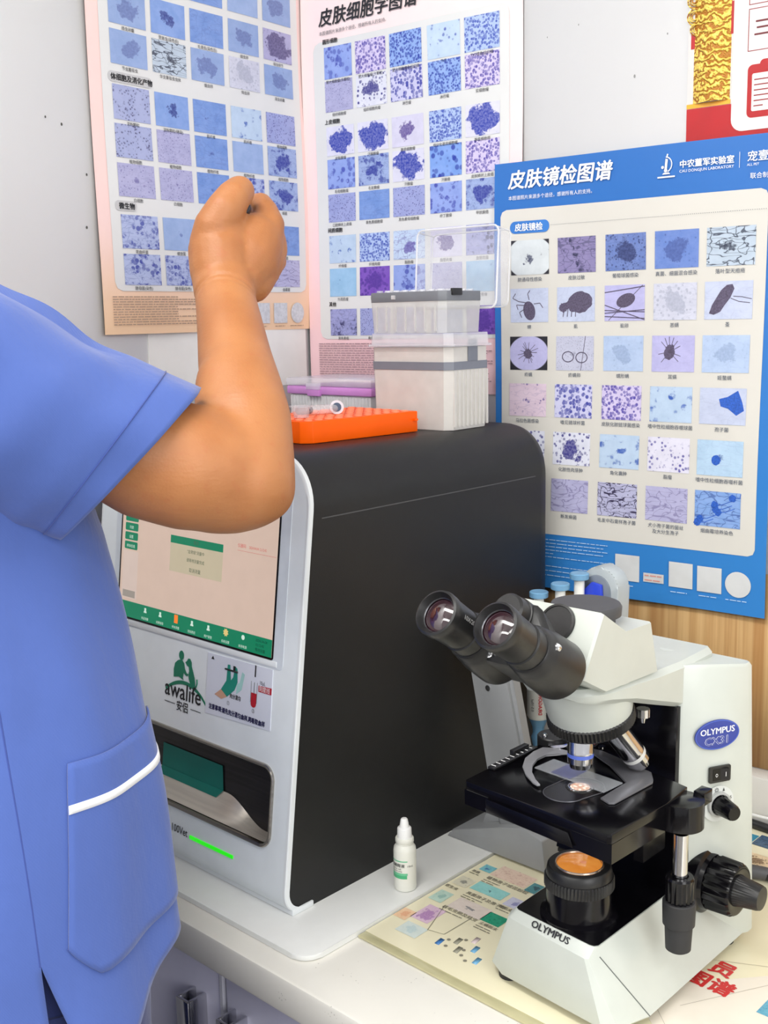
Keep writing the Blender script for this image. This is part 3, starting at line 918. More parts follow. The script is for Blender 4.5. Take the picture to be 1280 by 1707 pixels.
def blue_white(b):
    b.text('皮肤镜检图谱', 0.0215, 1.6075 - BZ, 0.0255, ZT, off=0.0007, shear=0.15)
    b.text('本图谱照片来源多个途径，感谢所有人的支持。', 0.0225, 1.5915 - BZ, 0.0061, ZT)
    b.text('中农董军实验室', 0.2645, 1.611 - BZ, 0.0096, ZT, off=0.0003)
    b.text('CAU DONGJUN LABORATORY', 0.2645, 1.6048 - BZ, 0.0047, ZT, sx=1.02)
    b.text('宠壹', 0.3465, 1.611 - BZ, 0.0125, ZT, off=0.0002)
    b.text('ALL PET', 0.3465, 1.605 - BZ, 0.004, ZT)
    b.text('联合制', 0.3505, 1.591 - BZ, 0.0072, ZT)
    b.flat([(0.3375, 1.604 - BZ), (0.338, 1.604 - BZ), (0.338, 1.622 - BZ), (0.3375, 1.622 - BZ)], ZT)
    # microscope emblem
    o, y = 0.2365, 1.6005 - BZ
    b.flat([(o, y), (o + 0.0225, y), (o + 0.0225, y + 0.0018), (o, y + 0.0018)], ZT)
    b.flat([(o + 0.006, y + 0.004), (o + 0.0165, y + 0.004), (o + 0.0145, y + 0.006), (o + 0.008, y + 0.006)], ZT)
    for a in range(8):
        a0, a1 = radians(-70 + 20 * a), radians(-70 + 20 * (a + 1))
        cx, cy = o + 0.0105, y + 0.0155
        b.flat([(cx + 0.0085 * cos(a0), cy + 0.0095 * sin(a0)), (cx + 0.0085 * cos(a1), cy + 0.0095 * sin(a1)), (cx + 0.0072 * cos(a1), cy + 0.0082 * sin(a1)), (cx + 0.0072 * cos(a0), cy + 0.0082 * sin(a0))], ZT)
    b.flat([(o + 0.0088, y + 0.008), (o + 0.0118, y + 0.0072), (o + 0.0132, y + 0.0215), (o + 0.0102, y + 0.0223)], ZT)
    b.flat([(o + 0.0108, y + 0.0235), (o + 0.0124, y + 0.0231), (o + 0.0138, y + 0.0275), (o + 0.0121, y + 0.028)], ZT)
    b.flat(circ(o + 0.0105, y + 0.0085, 0.0022, n=10), ZT)
    b.flat(circ(o + 0.0065, y + 0.0125, 0.0018, n=10), ZT)


def blue_tab(b):
    b.flat(rrect(0.0250, 0.0840, 1.5470 - BZ, 1.5630 - BZ, 0.0075), 0.0012)
    b.text('皮肤镜检', 0.0325, 1.5515 - BZ, 0.0001, ZT)


def blue_tabtext(b):
    b.text('皮肤镜检', 0.0325, 1.5510 - BZ, 0.0106, 0.0018, off=0.0003)


def blue_caps(b):
    for r_, ((t_, b_), cc) in enumerate(zip(br, bcap)):
        for (x0, x1), c in zip(bc, cc):
            if c:
                b.text(c, (x0 + x1) / 2 - 0.0012 * r_ - BX, b_ - BZ - 0.0084, 0.0061, ZT, 'CENTER')
    x = (bc[3][0] + bc[3][1]) / 2 - 0.006 - BX
    b.text('犬小孢子菌的菌丝', x, 1.175 - BZ - 0.0084, 0.0061, ZT, 'CENTER')
    b.text('及大分生孢子', x, 1.175 - BZ - 0.0160, 0.0061, ZT, 'CENTER')
    k = 0.087
    while k < 0.372:
        b.flat(circ(k, 1.5555 - BZ, 0.00045, n=6), ZT)
        k += 0.0026


def blue_fine(b):
    fine_print(b, 0.028, 0.178, 1.110 - BZ, 1.134 - BZ, 6, ZT, 0.0009, short=(4,))
    fine_print(b, 0.028, 0.165, 1.084 - BZ, 1.097 - BZ, 3, ZT, 0.0009)
    for x0, x1 in ((0.188, 0.214), (0.264, 0.287), (0.302, 0.326), (0.337, 0.365)):
        fine_print(b, x0, x1, 1.0835 - BZ, 1.0835 - BZ, 1, ZT, 0.001)


def blue_badges(b):
    for x0, y0, x1, y1 in ((0.1868, 1.0905, 0.2208, 1.1255), (0.2614, 1.0905, 0.2934, 1.1235), (0.2994, 1.0895, 0.3314, 1.1225)):
        b.flat([(x0, y0 - BZ), (x1, y0 - BZ), (x1, y1 - BZ), (x0, y1 - BZ)], 0.0012)
    b.flat(circ(0.3525, 1.1045 - BZ, 0.0165), 0.0012)
    b.flat([(0.2265, 1.0925 - BZ), (0.2545, 1.0925 - BZ), (0.2545, 1.1045 - BZ), (0.2265, 1.1045 - BZ)], 0.0012)


def blue_badgeprint(b):
    fine_print(b, 0.2285, 0.2525, 1.0945 - BZ, 1.1005 - BZ, 2, ZT + 0.0002, 0.0016)


BLUE = grad_mat('chart_blue_fade', (48, 126, 200), (38, 108, 188), 0.0, 0.55)
poster('wall_chart', 'blue edged chart of skin micrographs on the back wall, behind the white microscope', bo, WD, WN, 0.3865, 0.574,
       BLUE, (0.010, 0.3725, 0.076, 0.513, 0.009), PANEL_C, pk,
       [('white_lettering', WHITE_PRINT, blue_white), ('tab_print', pm('tab_blue', (52, 120, 200), 0.45), blue_tab), ('tab_lettering', WHITE_PRINT, blue_tabtext),
        ('lettering', pm('slate_print', (72, 84, 104), 0.6), blue_caps), ('specimen_print', pm('specimen_ink', (88, 80, 104), 0.5, var=0.3, scale=600), blue_ink), ('stain_print', pm('stain_ink', (44, 92, 188), 0.5, var=0.2, scale=500), blue_stain),
        ('fine_print', pm('pale_blue_print', (190, 216, 244), 0.5), blue_fine),
        ('badge_print', pm('tile_grey_white', (206, 208, 210), 0.5, var=0.05), blue_badges), ('badge_lettering', pm('salmon_print', (214, 150, 140), 0.5), blue_badgeprint)], wavy=0.002)

# --- plain sheet under the left chart
b = MB(frame(COR - LDV * 0.33 + V((0, 0, 1.34)), LDV, LN)); b.box(0, 0.318, 0, 0.10, 0.0, 0.0012)
tag(b.build('paper_sheet', PAPER), 'plain white paper sheet on the left wall, below the pink and orange chart', 'paper')

# ---------------------------------------------------------------- white board under the analyser
b = MB()
b.prism(rrect(-1.26, -0.767, 0.684, 1.195, 0.022), 0.8005, 0.8065, bev=0.0015)
tag(b.build('cutting_board', pm('board_polyethylene', (226, 227, 224), 0.35, var=0.015)), 'thin white plastic board lying under the black and white analyser', 'board')

# ---------------------------------------------------------------- analyser
XL, XR, ZB, ZTOP, RF = -1.222, -0.842, 0.8065, 1.2985, 0.056
an = thing('blood_analyser', 'tall black and white blood analyser with touch screen and steel sample bay on the worktop', 'analyser', (-1.03, 0.97, ZB))
DARK = pm('charcoal_shell', (28, 28, 28), 0.46, var=0.06, bump=0.12, bscale=900, spec=0.34)
PANELM = pm('analyser_panel', (234, 240, 243), 0.4, var=0.02)
RIMM = pm('analyser_rim', (226, 230, 232), 0.35, var=0.01)


def yf(z):
    """front of the analyser at height z"""
    y = 0.722 + (z - 0.826) * 0.13
    r = 0.030
    if z < ZB + r:
        d = ZB + r - z
        y += r - sqrt(max(0.0, r * r - d * d))
    return y


def inn_(z, t_):
    """point of the front profile at height z moved t_ inwards along its normal (y, z)"""
    e = 1e-4
    z0_ = max(z, ZB + 0.0002)
    dy, dz = yf(z0_ + e) - yf(z0_ - e if z0_ - e > ZB else z0_), (2 * e if z0_ - e > ZB else e)
    l_ = sqrt(dy * dy + dz * dz)
    ny, nz = dz / l_, -dy / l_
    return yf(z) + ny * t_, z + (nz * t_ if z < ZB + 0.031 else 0)


def xs_outline(g=0.0):
    """front outline of the box (x, z), rounded shoulders"""
    P = []
    n = 12
    zs = [ZB + 0.030 * (1 - cos(pi / 2 * i / 8)) for i in range(9)]
    right = [(XR + g, z) for z in zs] + [(XR + g, 1.0), (XR + g, 1.15)]
    for i in range(n + 1):
        a = pi / 2 * i / n
        right.append((XR + g - RF - g + (RF + g) * cos(a), ZTOP + g - RF - g + (RF + g) * sin(a)))
    left = [(XL + XR - x, z) for x, z in reversed(right)]
    return right + left


b = MB()
o0 = xs_outline(0.0)
b.loft([[(x, *inn_(z, 0.0048)) for x, z in o0], [(x, max(yf(z) + 0.006, 0.765), z) for x, z in o0], [(x, 1.19, z) for x, z in o0], [(x + (0.004 if x < -1.03 else -0.004), 1.205, max(z - 0.003, ZB)) for x, z in o0], [(x + (0.012 if x < -1.03 else -0.012), 1.218, max(z - 0.012, ZB + 0.002)) for x, z in o0]], cap0=False)
b.build('shell', DARK, an)
# shell seam on the visible side
b = MB(); b.box(XR - 0.0012, XR + 0.00035, 0.795, 1.178, 1.2325, 1.2337)
b.build('shell_seam', pm('seam_grey', (74, 74, 76), 0.5), an)
# white rim around the front
b = MB()
o1 = xs_outline(0.0016)
b.loft([[(x, *inn_(z, 0.0062)) for x, z in o1], [(x, yf(z) + 0.0012, z) for x, z in o1], [(x + (0.0012 if x < -1.03 else -0.0012), yf(z), z - (0.0012 if z > 1.2 else 0)) for x, z in o1],
        [(x + (0.0045 if x < -1.03 else -0.0045), yf(z) - 0.0002, z - (0.004 if z > 1.2 else 0)) for x, z in o1]], cap0=False, cap1=False)
b.box(XL, XR + 0.0022, yf(ZB + 0.0003) - 0.013, yf(ZB + 0.0003) + 0.018, ZB + 0.0003, ZB + 0.0064, bev=0.0006)
b.build('front_rim', RIMM, an)
# front panel with the opening of the sample bay
BAY = (-1.19, -0.868, 0.8745, 0.9665, 0.017)
b = MB()
x0, x1 = XL + 0.0025, XR - 0.0025


def half(z):
    d = z - (ZTOP - RF)
    return 0 if d <= 0 else (RF - 0.0025) - sqrt(max(0.0, (RF - 0.0025) ** 2 - d * d))


zs = [ZB + 0.030 * (1 - cos(pi / 2 * i / 8)) for i in range(9)] + [0.85]
hz = [BAY[2] + BAY[4] * (1 - cos(pi / 2 * i / 6)) for i in range(7)] + [BAY[3] - BAY[4] * (1 - sin(pi / 2 * i / 6)) for i in range(7)]
up = [1.02, 1.08, 1.15, ZTOP - RF] + [ZTOP - RF + (RF - 0.0027) * sin(pi / 2 * i / 8) for i in range(1, 9)]


def row(z, xa, xb, dy=0.0):
    return [b.v((xa + (xb - xa) * i / 4, yf(z) + dy, z)) for i in range(5)]


def strip(z0, z1, a0, a1, c0, c1):
    p, q = row(z0, a0, a1), row(z1, c0, c1)
    for i in range(4):
        b.f((p[i], p[i + 1], q[i + 1], q[i]))


seq = zs + [BAY[2]]
for z0, z1 in zip(seq, seq[1:]):
    strip(z0, z1, x0, x1, x0, x1)
for z0, z1 in zip(hz, hz[1:]):
    def hx(z):
        d = min(z - BAY[2], BAY[3] - z)
        k = 0 if d >= BAY[4] else BAY[4] - sqrt(max(0, BAY[4] ** 2 - (BAY[4] - d) ** 2))
        return BAY[0] + k, BAY[1] - k
    if z1 - z0 < 1e-7:
        continue
    strip(z0, z1, x0, hx(z0)[0], x0, hx(z1)[0]); strip(z0, z1, hx(z0)[1], x1, hx(z1)[1], x1)
seq = [BAY[3]] + up
for z0, z1 in zip(seq, seq[1:]):
    strip(z0, z1, x0 + half(z0), x1 - half(z0), x0 + half(z1), x1 - half(z1))
b.build('front_panel', PANELM, an, weld=True)
# panel frame: x as world, y up the slope, z out of the panel
PF = Matrix(((1, 0, 0, 0), (0, 0.1289, -0.99166, 0.722), (0, 0.99166, 0.1289, 0.826), (0, 0, 0, 1)))


def pz(z):
    return (z - 0.826) / 0.99166


# sample bay
bay = None
b = MB(PF)
out = rrect(BAY[0], BAY[1], pz(BAY[2]), pz(BAY[3]), BAY[4], 8)
inn = rrect(BAY[0] + 0.004, BAY[1] - 0.004, pz(BAY[2]) + 0.004, pz(BAY[3]) - 0.004, BAY[4] - 0.004, 8)
mid = rrect(BAY[0] + 0.001, BAY[1] - 0.001, pz(BAY[2]) + 0.001, pz(BAY[3]) - 0.001, BAY[4] - 0.001, 8)
b.loft([[(p[0], p[1], -0.001) for p in out], [(p[0], p[1], 0.0022) for p in out], [(p[0], p[1], 0.003) for p in mid], [(p[0], p[1], 0.0018) for p in inn], [(p[0], p[1], -0.006) for p in inn]], cap0=False, cap1=False)
bay = b.build('bay_rim', STEEL, an)
DSTEEL = pm('bay_dark_steel', (78, 75, 74), 0.3, 0.85, var=0.12, scale=10, stretch=(1, 30, 30))
DEP = 0.024
b = MB(PF)
b.loft([[(p[0], p[1], -0.004) for p in inn], [(p[0] * 1.0, p[1], -DEP) for p in inn]], cap0=False, cap1=True)
b.build('bay_lining', DSTEEL, bay)
b = MB(PF)


def hb(x):
    """height of the bay floor at its back edge"""
    t_ = min(1, max(0, (x + 0.972) / 0.068))
    s_ = t_ * t_ * (3 - 2 * t_)
    return 0.0795 * (1 - s_) + 0.055 * s_


xs = [BAY[0] + 0.005 + (BAY[1] - BAY[0] - 0.010) * i / 60 for i in range(61)]
R = []
for x in xs:
    e = max(0, x - (BAY[1] - 0.017)); lift = 0.013 - sqrt(max(0, 0.013 ** 2 - e * e)) if e < 0.013 else 0.013
    y0, y1 = 0.0535 + lift * 0.7, hb(x)
    R.append([(x, y0 + (max(y1, y0) - y0) * (k / 8) ** 1.15, -0.003 - (DEP - 0.0035) * (k / 8) ** 0.95) for k in range(9)])
b.loft(R, closed=False, cap0=False, cap1=False)
b.build('bay_floor', pm('bay_floor_steel', (214, 206, 194), 0.3, 0.5, var=0.06, scale=8, stretch=(1, 30, 30)), bay)
b = MB(PF)
b.quad((-1.098, 0.0805, -0.0225), (-0.979, 0.0805, -0.0225), (-0.983, 0.109, -0.0225), (-1.098, 0.109, -0.0225))
b.quad((-1.100, 0.0715, -0.0175), (-0.986, 0.0715, -0.0175), (-0.979, 0.0805, -0.0222), (-1.098, 0.0805, -0.0222))
gl = b.build('bay_label', pm('teal_label', (6, 112, 100), 0.4, var=0.03), an)
gl['label'] = 'teal adhesive label'
# screen
scr = None
b = MB(PF)
b.prism(rrect(-1.187, -0.866, 0.247, 0.459, 0.006), -0.002, 0.0006)
b.build('screen_surround', pm('surround_grey', (218, 225, 232), 0.4), an)
b = MB(PF); b.prism(rrect(-1.1755, -0.8815, 0.2555, 0.452, 0.003), -0.002, 0.0014)
scr = b.build('screen_bezel', BLACK_GLOSS, an)
b = MB(PF); b.prism([(-1.184, 0.2475), (-0.8755, 0.2485), (-0.8755, 0.2550), (-1.184, 0.2550)], -0.001, 0.0013, bev=0.0005)
b.build('screen_ledge', pm('analyser_rim', (226, 230, 232)), an)


def screen(name, col, s=0.55, alt=None):
    m = led_mat(name, col, s)
    return m


Z1 = 0.0016


def scr_part(name, col, fn, s=0.6):
    bb = MB(PF); fn(bb)
    o = bb.build(name, led_mat('screen_' + name + '_' + '_'.join(map(str, col)), col, s), scr, angle=0)
    return o


def q2(bb, x0, x1, y0, y1, z):
    bb.flat([(x0, y0), (x1, y0), (x1, y1), (x0, y1)], z)


scr_part('display', (232, 204, 186), lambda bb: q2(bb, -1.1725, -0.8835, 0.2580, 0.4495, Z1), 0.62)
scr_part('menu_bar', (14, 128, 92), lambda bb: (q2(bb, -1.1725, -0.8835, 0.2580, 0.2775, Z1 + 0.0002), [bb.flat(rrect(-1.166, -1.139, y, y + 0.0095, 0.0015, 2), Z1 + 0.0002) for y in (0.3420, 0.3535, 0.3650, 0.3765, 0.388)],
                                               q2(bb, -1.0725, -0.9745, 0.3605, 0.3695, Z1 + 0.0003)), 0.75)
scr_part('side_bar', (228, 206, 194), lambda bb: q2(bb, -1.168, -1.1365, 0.281, 0.340, Z1 + 0.0002), 0.66)
scr_part('dialog', (216, 202, 172), lambda bb: q2(bb, -1.0725, -0.9745, 0.327, 0.3605, Z1 + 0.0002), 0.6)
scr_part('scroll_button', (176, 166, 156), lambda bb: q2(bb, -1.1655, -1.1395, 0.2825, 0.291, Z1 + 0.0003), 0.6)


def scr_dark(bb):
    bb.text('提示', -1.0235, 0.3632, 0.0052, Z1 + 0.0005, 'CENTER')
    bb.text('"血常规"测量中', -1.0235, 0.3520, 0.0048, Z1 + 0.0005, 'CENTER')
    bb.text('请等待测量完成', -1.0235, 0.3420, 0.0048, Z1 + 0.0005, 'CENTER')
    bb.text('取消测量', -1.0235, 0.3305, 0.0054, Z1 + 0.0005, 'CENTER')


scr_part('dialog_lettering', (70, 92, 74), scr_dark, 0.8)


def scr_red(bb):
    bb.text('仪器码', -0.9495, 0.3705, 0.0048, Z1 + 0.0004)
    bb.text('2024.04.04 12:12:42', -0.9300, 0.3705, 0.0042, Z1 + 0.0004, sx=0.85)
    q2(bb, -0.9500, -0.885, 0.3665, 0.3668, Z1 + 0.0003)


scr_part('red_lettering', (206, 96, 92), scr_red, 0.8)


def scr_white(bb):
    for x, s_ in zip((-1.116, -1.0855, -1.054, -1.0235, -0.993, -0.9615, -0.9315), ('样品测量', '结果管理', '样本测量', '定标质控', '用户管理', '系统设置', '关闭电源')):
        bb.text(s_, x, 0.2602, 0.0036, Z1 + 0.0005, 'CENTER')
    for y, s_ in zip((0.3445, 0.356, 0.3675), ('样本信息', '设置', '列表')):
        bb.text(s_, -1.1525, y, 0.0044, Z1 + 0.0005, 'CENTER')
    for x in (-1.116, -1.0855, -1.0235, -0.993):
        q2(bb, x - 0.0028, x + 0.0028, 0.2685, 0.2705, Z1 + 0.0004); q2(bb, x - 0.0018, x + 0.0018, 0.2705, 0.2745, Z1 + 0.0004)
    bb.flat(circ(-0.9315, 0.2718, 0.0028, n=14), Z1 + 0.0004)


scr_part('white_lettering', (206, 228, 214), scr_white, 0.85)
scr_part('orange_icon', (244, 128, 48), lambda bb: (q2(bb, -1.0575, -1.0505, 0.2665, 0.2765, Z1 + 0.0005),), 0.9)


def gear(bb):
    P = []
    for i in range(32):
        r = 0.0046 if (i // 2) % 2 else 0.0034
        P.append((-0.9615 + r * cos(2 * pi * i / 32), 0.2720 + r * sin(2 * pi * i / 32)))
    bb.flat(P, Z1 + 0.0005)


scr_part('gear_icon', (214, 190, 120), gear, 0.9)
scr_part('clock_lettering', (10, 74, 60), lambda bb: [bb.text(s_, -0.9105, y, 0.0042, Z1 + 0.0005) for s_, y in (('2024-04-04', 0.2715), ('12:12:42', 0.2665), ('等待测量', 0.2610))], 0.6)

# maker's emblem, sticker, model name, status light
GRN = pm('emblem_green', (26, 122, 92), 0.4)
ZP = 0.0006
b = MB(PF)
arc = circ(-1.032, 0.128, 0.062, 0.0735, 16, 127, 51)
arc2 = circ(-1.032, 0.122, 0.064, 0.0750, 16, 124, 49)
b.f([b.v((*p, ZP)) for p in arc] + [b.v((*p, ZP)) for p in reversed(arc2)])
b.flat(circ(-1.0415, 0.2305, 0.0048, 0.0056), ZP)
b.flat([(-1.0545, 0.2025), (-1.0550, 0.2120), (-1.0530, 0.2195), (-1.0480, 0.2235), (-1.0440, 0.2250), (-1.0390, 0.2250), (-1.0355, 0.2220), (-1.0335, 0.2160), (-1.0300, 0.2115), (-1.0265, 0.2105), (-1.0285, 0.2080), (-1.0325, 0.2085),
        (-1.0355, 0.2110), (-1.0365, 0.2050), (-1.0350, 0.2020), (-1.0445, 0.2045)], ZP)
b.flat([(-1.0335, 0.2240), (-1.0305, 0.2258), (-1.0285, 0.2292), (-1.0245, 0.2295), (-1.0215, 0.2260), (-1.0208, 0.2210), (-1.0175, 0.2150), (-1.0145, 0.2090), (-1.0128, 0.2020), (-1.0130, 0.1965), (-1.0215, 0.1995), (-1.0235, 0.2020),
        (-1.0255, 0.2060), (-1.0265, 0.2105), (-1.0255, 0.2150), (-1.0265, 0.2195), (-1.0300, 0.2205)], ZP + 0.0001)
b.tube([(-1.0150, 0.1985, ZP), (-1.0110, 0.1990, ZP), (-1.0095, 0.2030, ZP), (-1.0100, 0.2080, ZP)], 0.0008, 6)
b.build('emblem', GRN, an, angle=0)
b = MB(PF)
b.text('awalife', -1.0705, 0.1790, 0.0275, ZP, off=0.00035, sx=0.93)
b.text('安侣', -1.0465, 0.1655, 0.0130, ZP, off=0.0002, sx=0.9)
q2(b, -1.0695, -1.0490, 0.1706, 0.1714, ZP); q2(b, -1.0195, -1.0000, 0.1706, 0.1714, ZP)
b.build('maker_lettering', BLACK_PRINT, an, angle=0)
b = MB(PF); b.text('AJ-100Vet', -1.0120, 0.0200, 0.0130, ZP, 'RIGHT', off=0.0001, sx=0.84)
b.build('model_lettering', BLACK_PRINT, an, angle=0)
b = MB(PF); b.prism([(-1.0075, 0.0195), (-0.9285, 0.0205), (-0.9285, 0.0245), (-1.0075, 0.0240)], -0.001, 0.0012, bev=0.0004)
b.build('status_light', led_mat('status_green', (40, 226, 30), 0.9), an)
b = MB(PF); b.prism([(-0.9920, 0.1735), (-0.8795, 0.1785), (-0.8810, 0.2455), (-0.9925, 0.2435)], 0.0, 0.0007)
stk = b.build('instruction_sticker', pm('sticker_paper', (220, 224, 236), 0.4, var=0.01), an)
b = MB(PF)
b.flat([(-0.9655, 0.2065), (-0.9545, 0.2000), (-0.9420, 0.2100), (-0.9375, 0.2200), (-0.9390, 0.2350), (-0.9430, 0.2370), (-0.9455, 0.2240), (-0.9490, 0.2200), (-0.9515, 0.2370), (-0.9560, 0.2365), (-0.9570, 0.2180)], 0.0010)
b.build('glove_print', pm('glove_teal', (22, 140, 122), 0.45), stk, angle=0)
b = MB(PF); b.flat([(-0.9390, 0.2060), (-0.9300, 0.2130), (-0.9260, 0.2310), (-0.9305, 0.2330), (-0.9340, 0.2200), (-0.9385, 0.2180)], 0.0009)
b.build('ghost_glove_print', pm('glove_pale', (168, 214, 210), 0.45), stk, angle=0)
b = MB(PF); b.flat([(-0.9765, 0.1985), (-0.9640, 0.1955), (-0.9545, 0.2000), (-0.9655, 0.2065)], 0.0010)
b.build('wrist_print', pm('wrist_tan', (204, 158, 132), 0.45), stk, angle=0)
b = MB(PF)
b.tube([(-0.9600, 0.2310, 0.001), (-0.9380, 0.2310, 0.001)], 0.0010, 6)
q2(b, -0.9460, -0.9420, 0.2300, 0.2370, 0.0012)
q2(b, -0.9095, -0.9075, 0.2320, 0.2450, 0.001)
for xa in (-0.9145, -0.9045):
    q2(b, xa, xa + 0.0005, 0.2030, 0.2265, 0.001)
q2(b, -0.9092, -0.9085, 0.2120, 0.2260, 0.0012)
b.text('10μL', -0.9010, 0.2255, 0.0060, 0.001, sx=0.8)
b.text('充分混匀', -0.9500, 0.2005, 0.0058, 0.001, sx=0.85, off=0.0002)
b.text('①', -0.9545, 0.1915, 0.0056, 0.001); b.text('②', -0.9115, 0.1920, 0.0056, 0.001)
b.flat([(-0.9855, 0.2375), (-0.9800, 0.2375), (-0.9828, 0.2415)], 0.001)
b.build('sticker_lettering', BLACK_PRINT, stk, angle=0)
b = MB(PF)
b.flat([(-0.9135, 0.2140), (-0.9045, 0.2140)] + circ(-0.909, 0.2020, 0.0045, 0.004, 10, 0, -180), 0.0011)
b.flat([(-0.9020, 0.2172), (-0.8805, 0.2175), (-0.8805, 0.2250), (-0.9020, 0.2240)], 0.001)
b.build('red_print', pm('sticker_red', (184, 30, 48), 0.45), stk, angle=0)
b = MB(PF); b.text('刻度线', -0.9010, 0.2188, 0.0066, 0.0013, sx=0.92)
b.build('red_box_lettering', WHITE_PRINT, stk, angle=0)
b = MB(PF); b.text('注意事项:请先充分混匀血样,再吸取血样', -0.9855, 0.1810, 0.0066, 0.0010, sx=0.845, off=0.0004)
b.build('notice_lettering', pm('navy_print', (40, 40, 84), 0.5), stk, angle=0)

# ---------------------------------------------------------------- things on the analyser
TOPZ = ZTOP + 0.0004
# orange rack
RKM = Matrix.Translation((-0.985, 0.955, TOPZ)) @ Matrix.Rotation(radians(-3.5), 4, 'Z')
rk = thing('tube_rack', 'bright orange plastic tube rack lying on top of the analyser', 'rack', mat=RKM)
ORG = pm('orange_plastic', (255, 96, 0), 0.45, var=0.03, spec=0.2)
b = MB(RKM)
oo = [(-0.062, -0.080), (-0.052, -0.090), (0.045, -0.090), (0.056, -0.079), (0.056, 0.090), (-0.062, 0.090)]
b.prism(oo, 0.0, 0.0255, bev=0.001)
b.build('body', ORG, rk)
b = MB(RKM)
for i in range(7):
    for j in range(11):
        b.lathe([(0, 0.0050), (0.0012, 0.0050), (0.0012, 0.0040), (-0.002, 0.0038)], (-0.053 + i * 0.0165, -0.078 + j * 0.0155, 0.0255), (0, 0, 1), 12, cap0=False)
b.build('hole_grid', pm('orange_pale', (255, 150, 112), 0.4), rk)
b = MB(RKM); b.box(0.056, 0.0595, 0.082, 0.0875, 0.014, 0.0165); b.build('latch_tab', ORG, rk)
# small clear tube on the rack
tb = thing('sample_tube', 'tiny clear tube with a dark stopper lying on the orange rack', 'tube', (-0.985, 0.93, TOPZ + 0.028))
CLEAR = clear_mat('clear_plastic', (240, 240, 244), 0.28, 0.1)
b = MB(); b.tube([(-0.998, 0.905, TOPZ + 0.033), (-0.978, 0.950, TOPZ + 0.033)], 0.0055, 14, round_caps=True); b.build('barrel', CLEAR, tb)
b = MB(); b.tube([(-0.996, 0.909, TOPZ + 0.033), (-0.991, 0.920, TOPZ + 0.033)], 0.0052, 14, round_caps=True); b.build('stopper', pm('plum_rubber', (52, 34, 60), 0.5), tb)
b = MB(); b.lathe([(0, 0.0085), (0.0022, 0.0085)], (-0.976, 0.9525, TOPZ + 0.0345), (0.72, -0.68, 0.1), 24)
cp = b.build('end_cap', pm('clear_cap', (220, 222, 230), 0.3), tb)
b = MB(); b.lathe([(0.0023, 0.0055), (0.0028, 0.0055)], (-0.976, 0.9525, TOPZ + 0.0345), (0.72, -0.68, 0.1), 20); b.build('blue_disc', pm('slate_blue', (66, 84, 112), 0.4), cp)
# clear cup on the rack, near the arm
b = MB(); b.lathe([(0, 0.009), (0.012, 0.010), (0.0125, 0.014), (0.014, 0.014), (0.014, 0.009)], (-0.974, 0.892, TOPZ + 0.0268), (0, 0, 1), 20)
tag(b.build('cup', CLEAR), 'small clear plastic cup standing on the near end of the orange rack', 'cup')

# pink tip box
pb = thing('tip_box', 'low clear tip box with a pink-purple rim, behind the orange rack', 'box', (-1.12, 1.13, TOPZ))
FROST = clear_mat('frosted_plastic', (238, 238, 240), 0.6, 0.35)
FROSTL = clear_mat('frosted_lid', (240, 240, 246), 0.42, 0.2)
LILAC = clear_mat('lilac_plastic', (220, 150, 226), 0.86, 0.3)
b = MB()
b.box(-1.208, -1.045, 1.085, 1.185, TOPZ, TOPZ + 0.036, bev=0.003)
for i in range(26):
    x = -1.204 + i * 0.0063
    b.box(x, x + 0.0022, 1.0835, 1.0865, TOPZ + 0.002, TOPZ + 0.034)
b.build('body', FROST, pb)
b = MB(); b.box(-1.211, -1.042, 1.082, 1.188, TOPZ + 0.036, TOPZ + 0.0475, bev=0.002)
b.box(-1.165, -1.140, 1.0785, 1.084, TOPZ + 0.034, TOPZ + 0.0475, bev=0.001)
b.build('rim', LILAC, pb)
b = MB(); b.box(-1.212, -1.041, 1.081, 1.189, TOPZ + 0.0475, TOPZ + 0.059, bev=0.003)
b.box(-1.166, -1.139, 1.0775, 1.082, TOPZ + 0.043, TOPZ + 0.052, bev=0.001)
b.build('lid', FROSTL, pb)

# large tip box
BXM = Matrix.Translation((-0.957, 1.104, TOPZ)) @ Matrix.Rotation(radians(2.0), 4, 'Z')
tbx = thing('tip_box', 'tall translucent white tip box with a grey band, lower of the two stacked boxes', 'box', mat=BXM)
FROST2 = clear_mat('frosted_body', (222, 219, 214), 0.8, 0.4)
GREYB = clear_mat('grey_insert', (124, 128, 140), 0.88, 0.4)


def chamfer(x0, x1, y0, y1, c):
    return [(x0 + c, y0), (x1 - c, y0), (x1, y0 + c), (x1, y1 - c), (x1 - c, y1), (x0 + c, y1), (x0, y1 - c), (x0, y0 + c)]


b = MB(BXM)
b.loft([[(x, y, z) for x, y in chamfer(-0.066 * k, 0.066 * k, -0.043 * k, 0.043 * k, 0.009)] for z, k in ((0, 0.965), (0.004, 0.975), (0.078, 1.0), (0.103, 1.0))])
for i in range(9):
    y = -0.034 + i * 0.0085
    b.box(0.0645, 0.0668, y, y + 0.0028, 0.004, 0.074)
b.build('body', FROST2, tbx)
b = MB(BXM); b.prism(chamfer(-0.0668, 0.0668, -0.0438, 0.0438, 0.009), 0.075, 0.085)
b.prism([(0.0664, -0.006), (0.0674, -0.006), (0.0674, 0.014), (0.0664, 0.014)], 0.085, 0.112, bev=0.0003)
b.build('grey_insert', GREYB, tbx)
b = MB(BXM); b.prism(chamfer(-0.0715, 0.0715, -0.0485, 0.0485, 0.010), 0.1035, 0.1065, bev=0.0008)
b.loft([[(x, y, z) for x, y in chamfer(-0.068 * k, 0.068 * k, -0.045 * k, 0.045 * k, 0.009)] for z, k in ((0.1065, 1.0), (0.1205, 0.985))])
b.build('lid', FROSTL, tbx)
UZ = 0.1208
UBM = BXM @ Matrix.Translation((-0.002, -0.002, UZ))
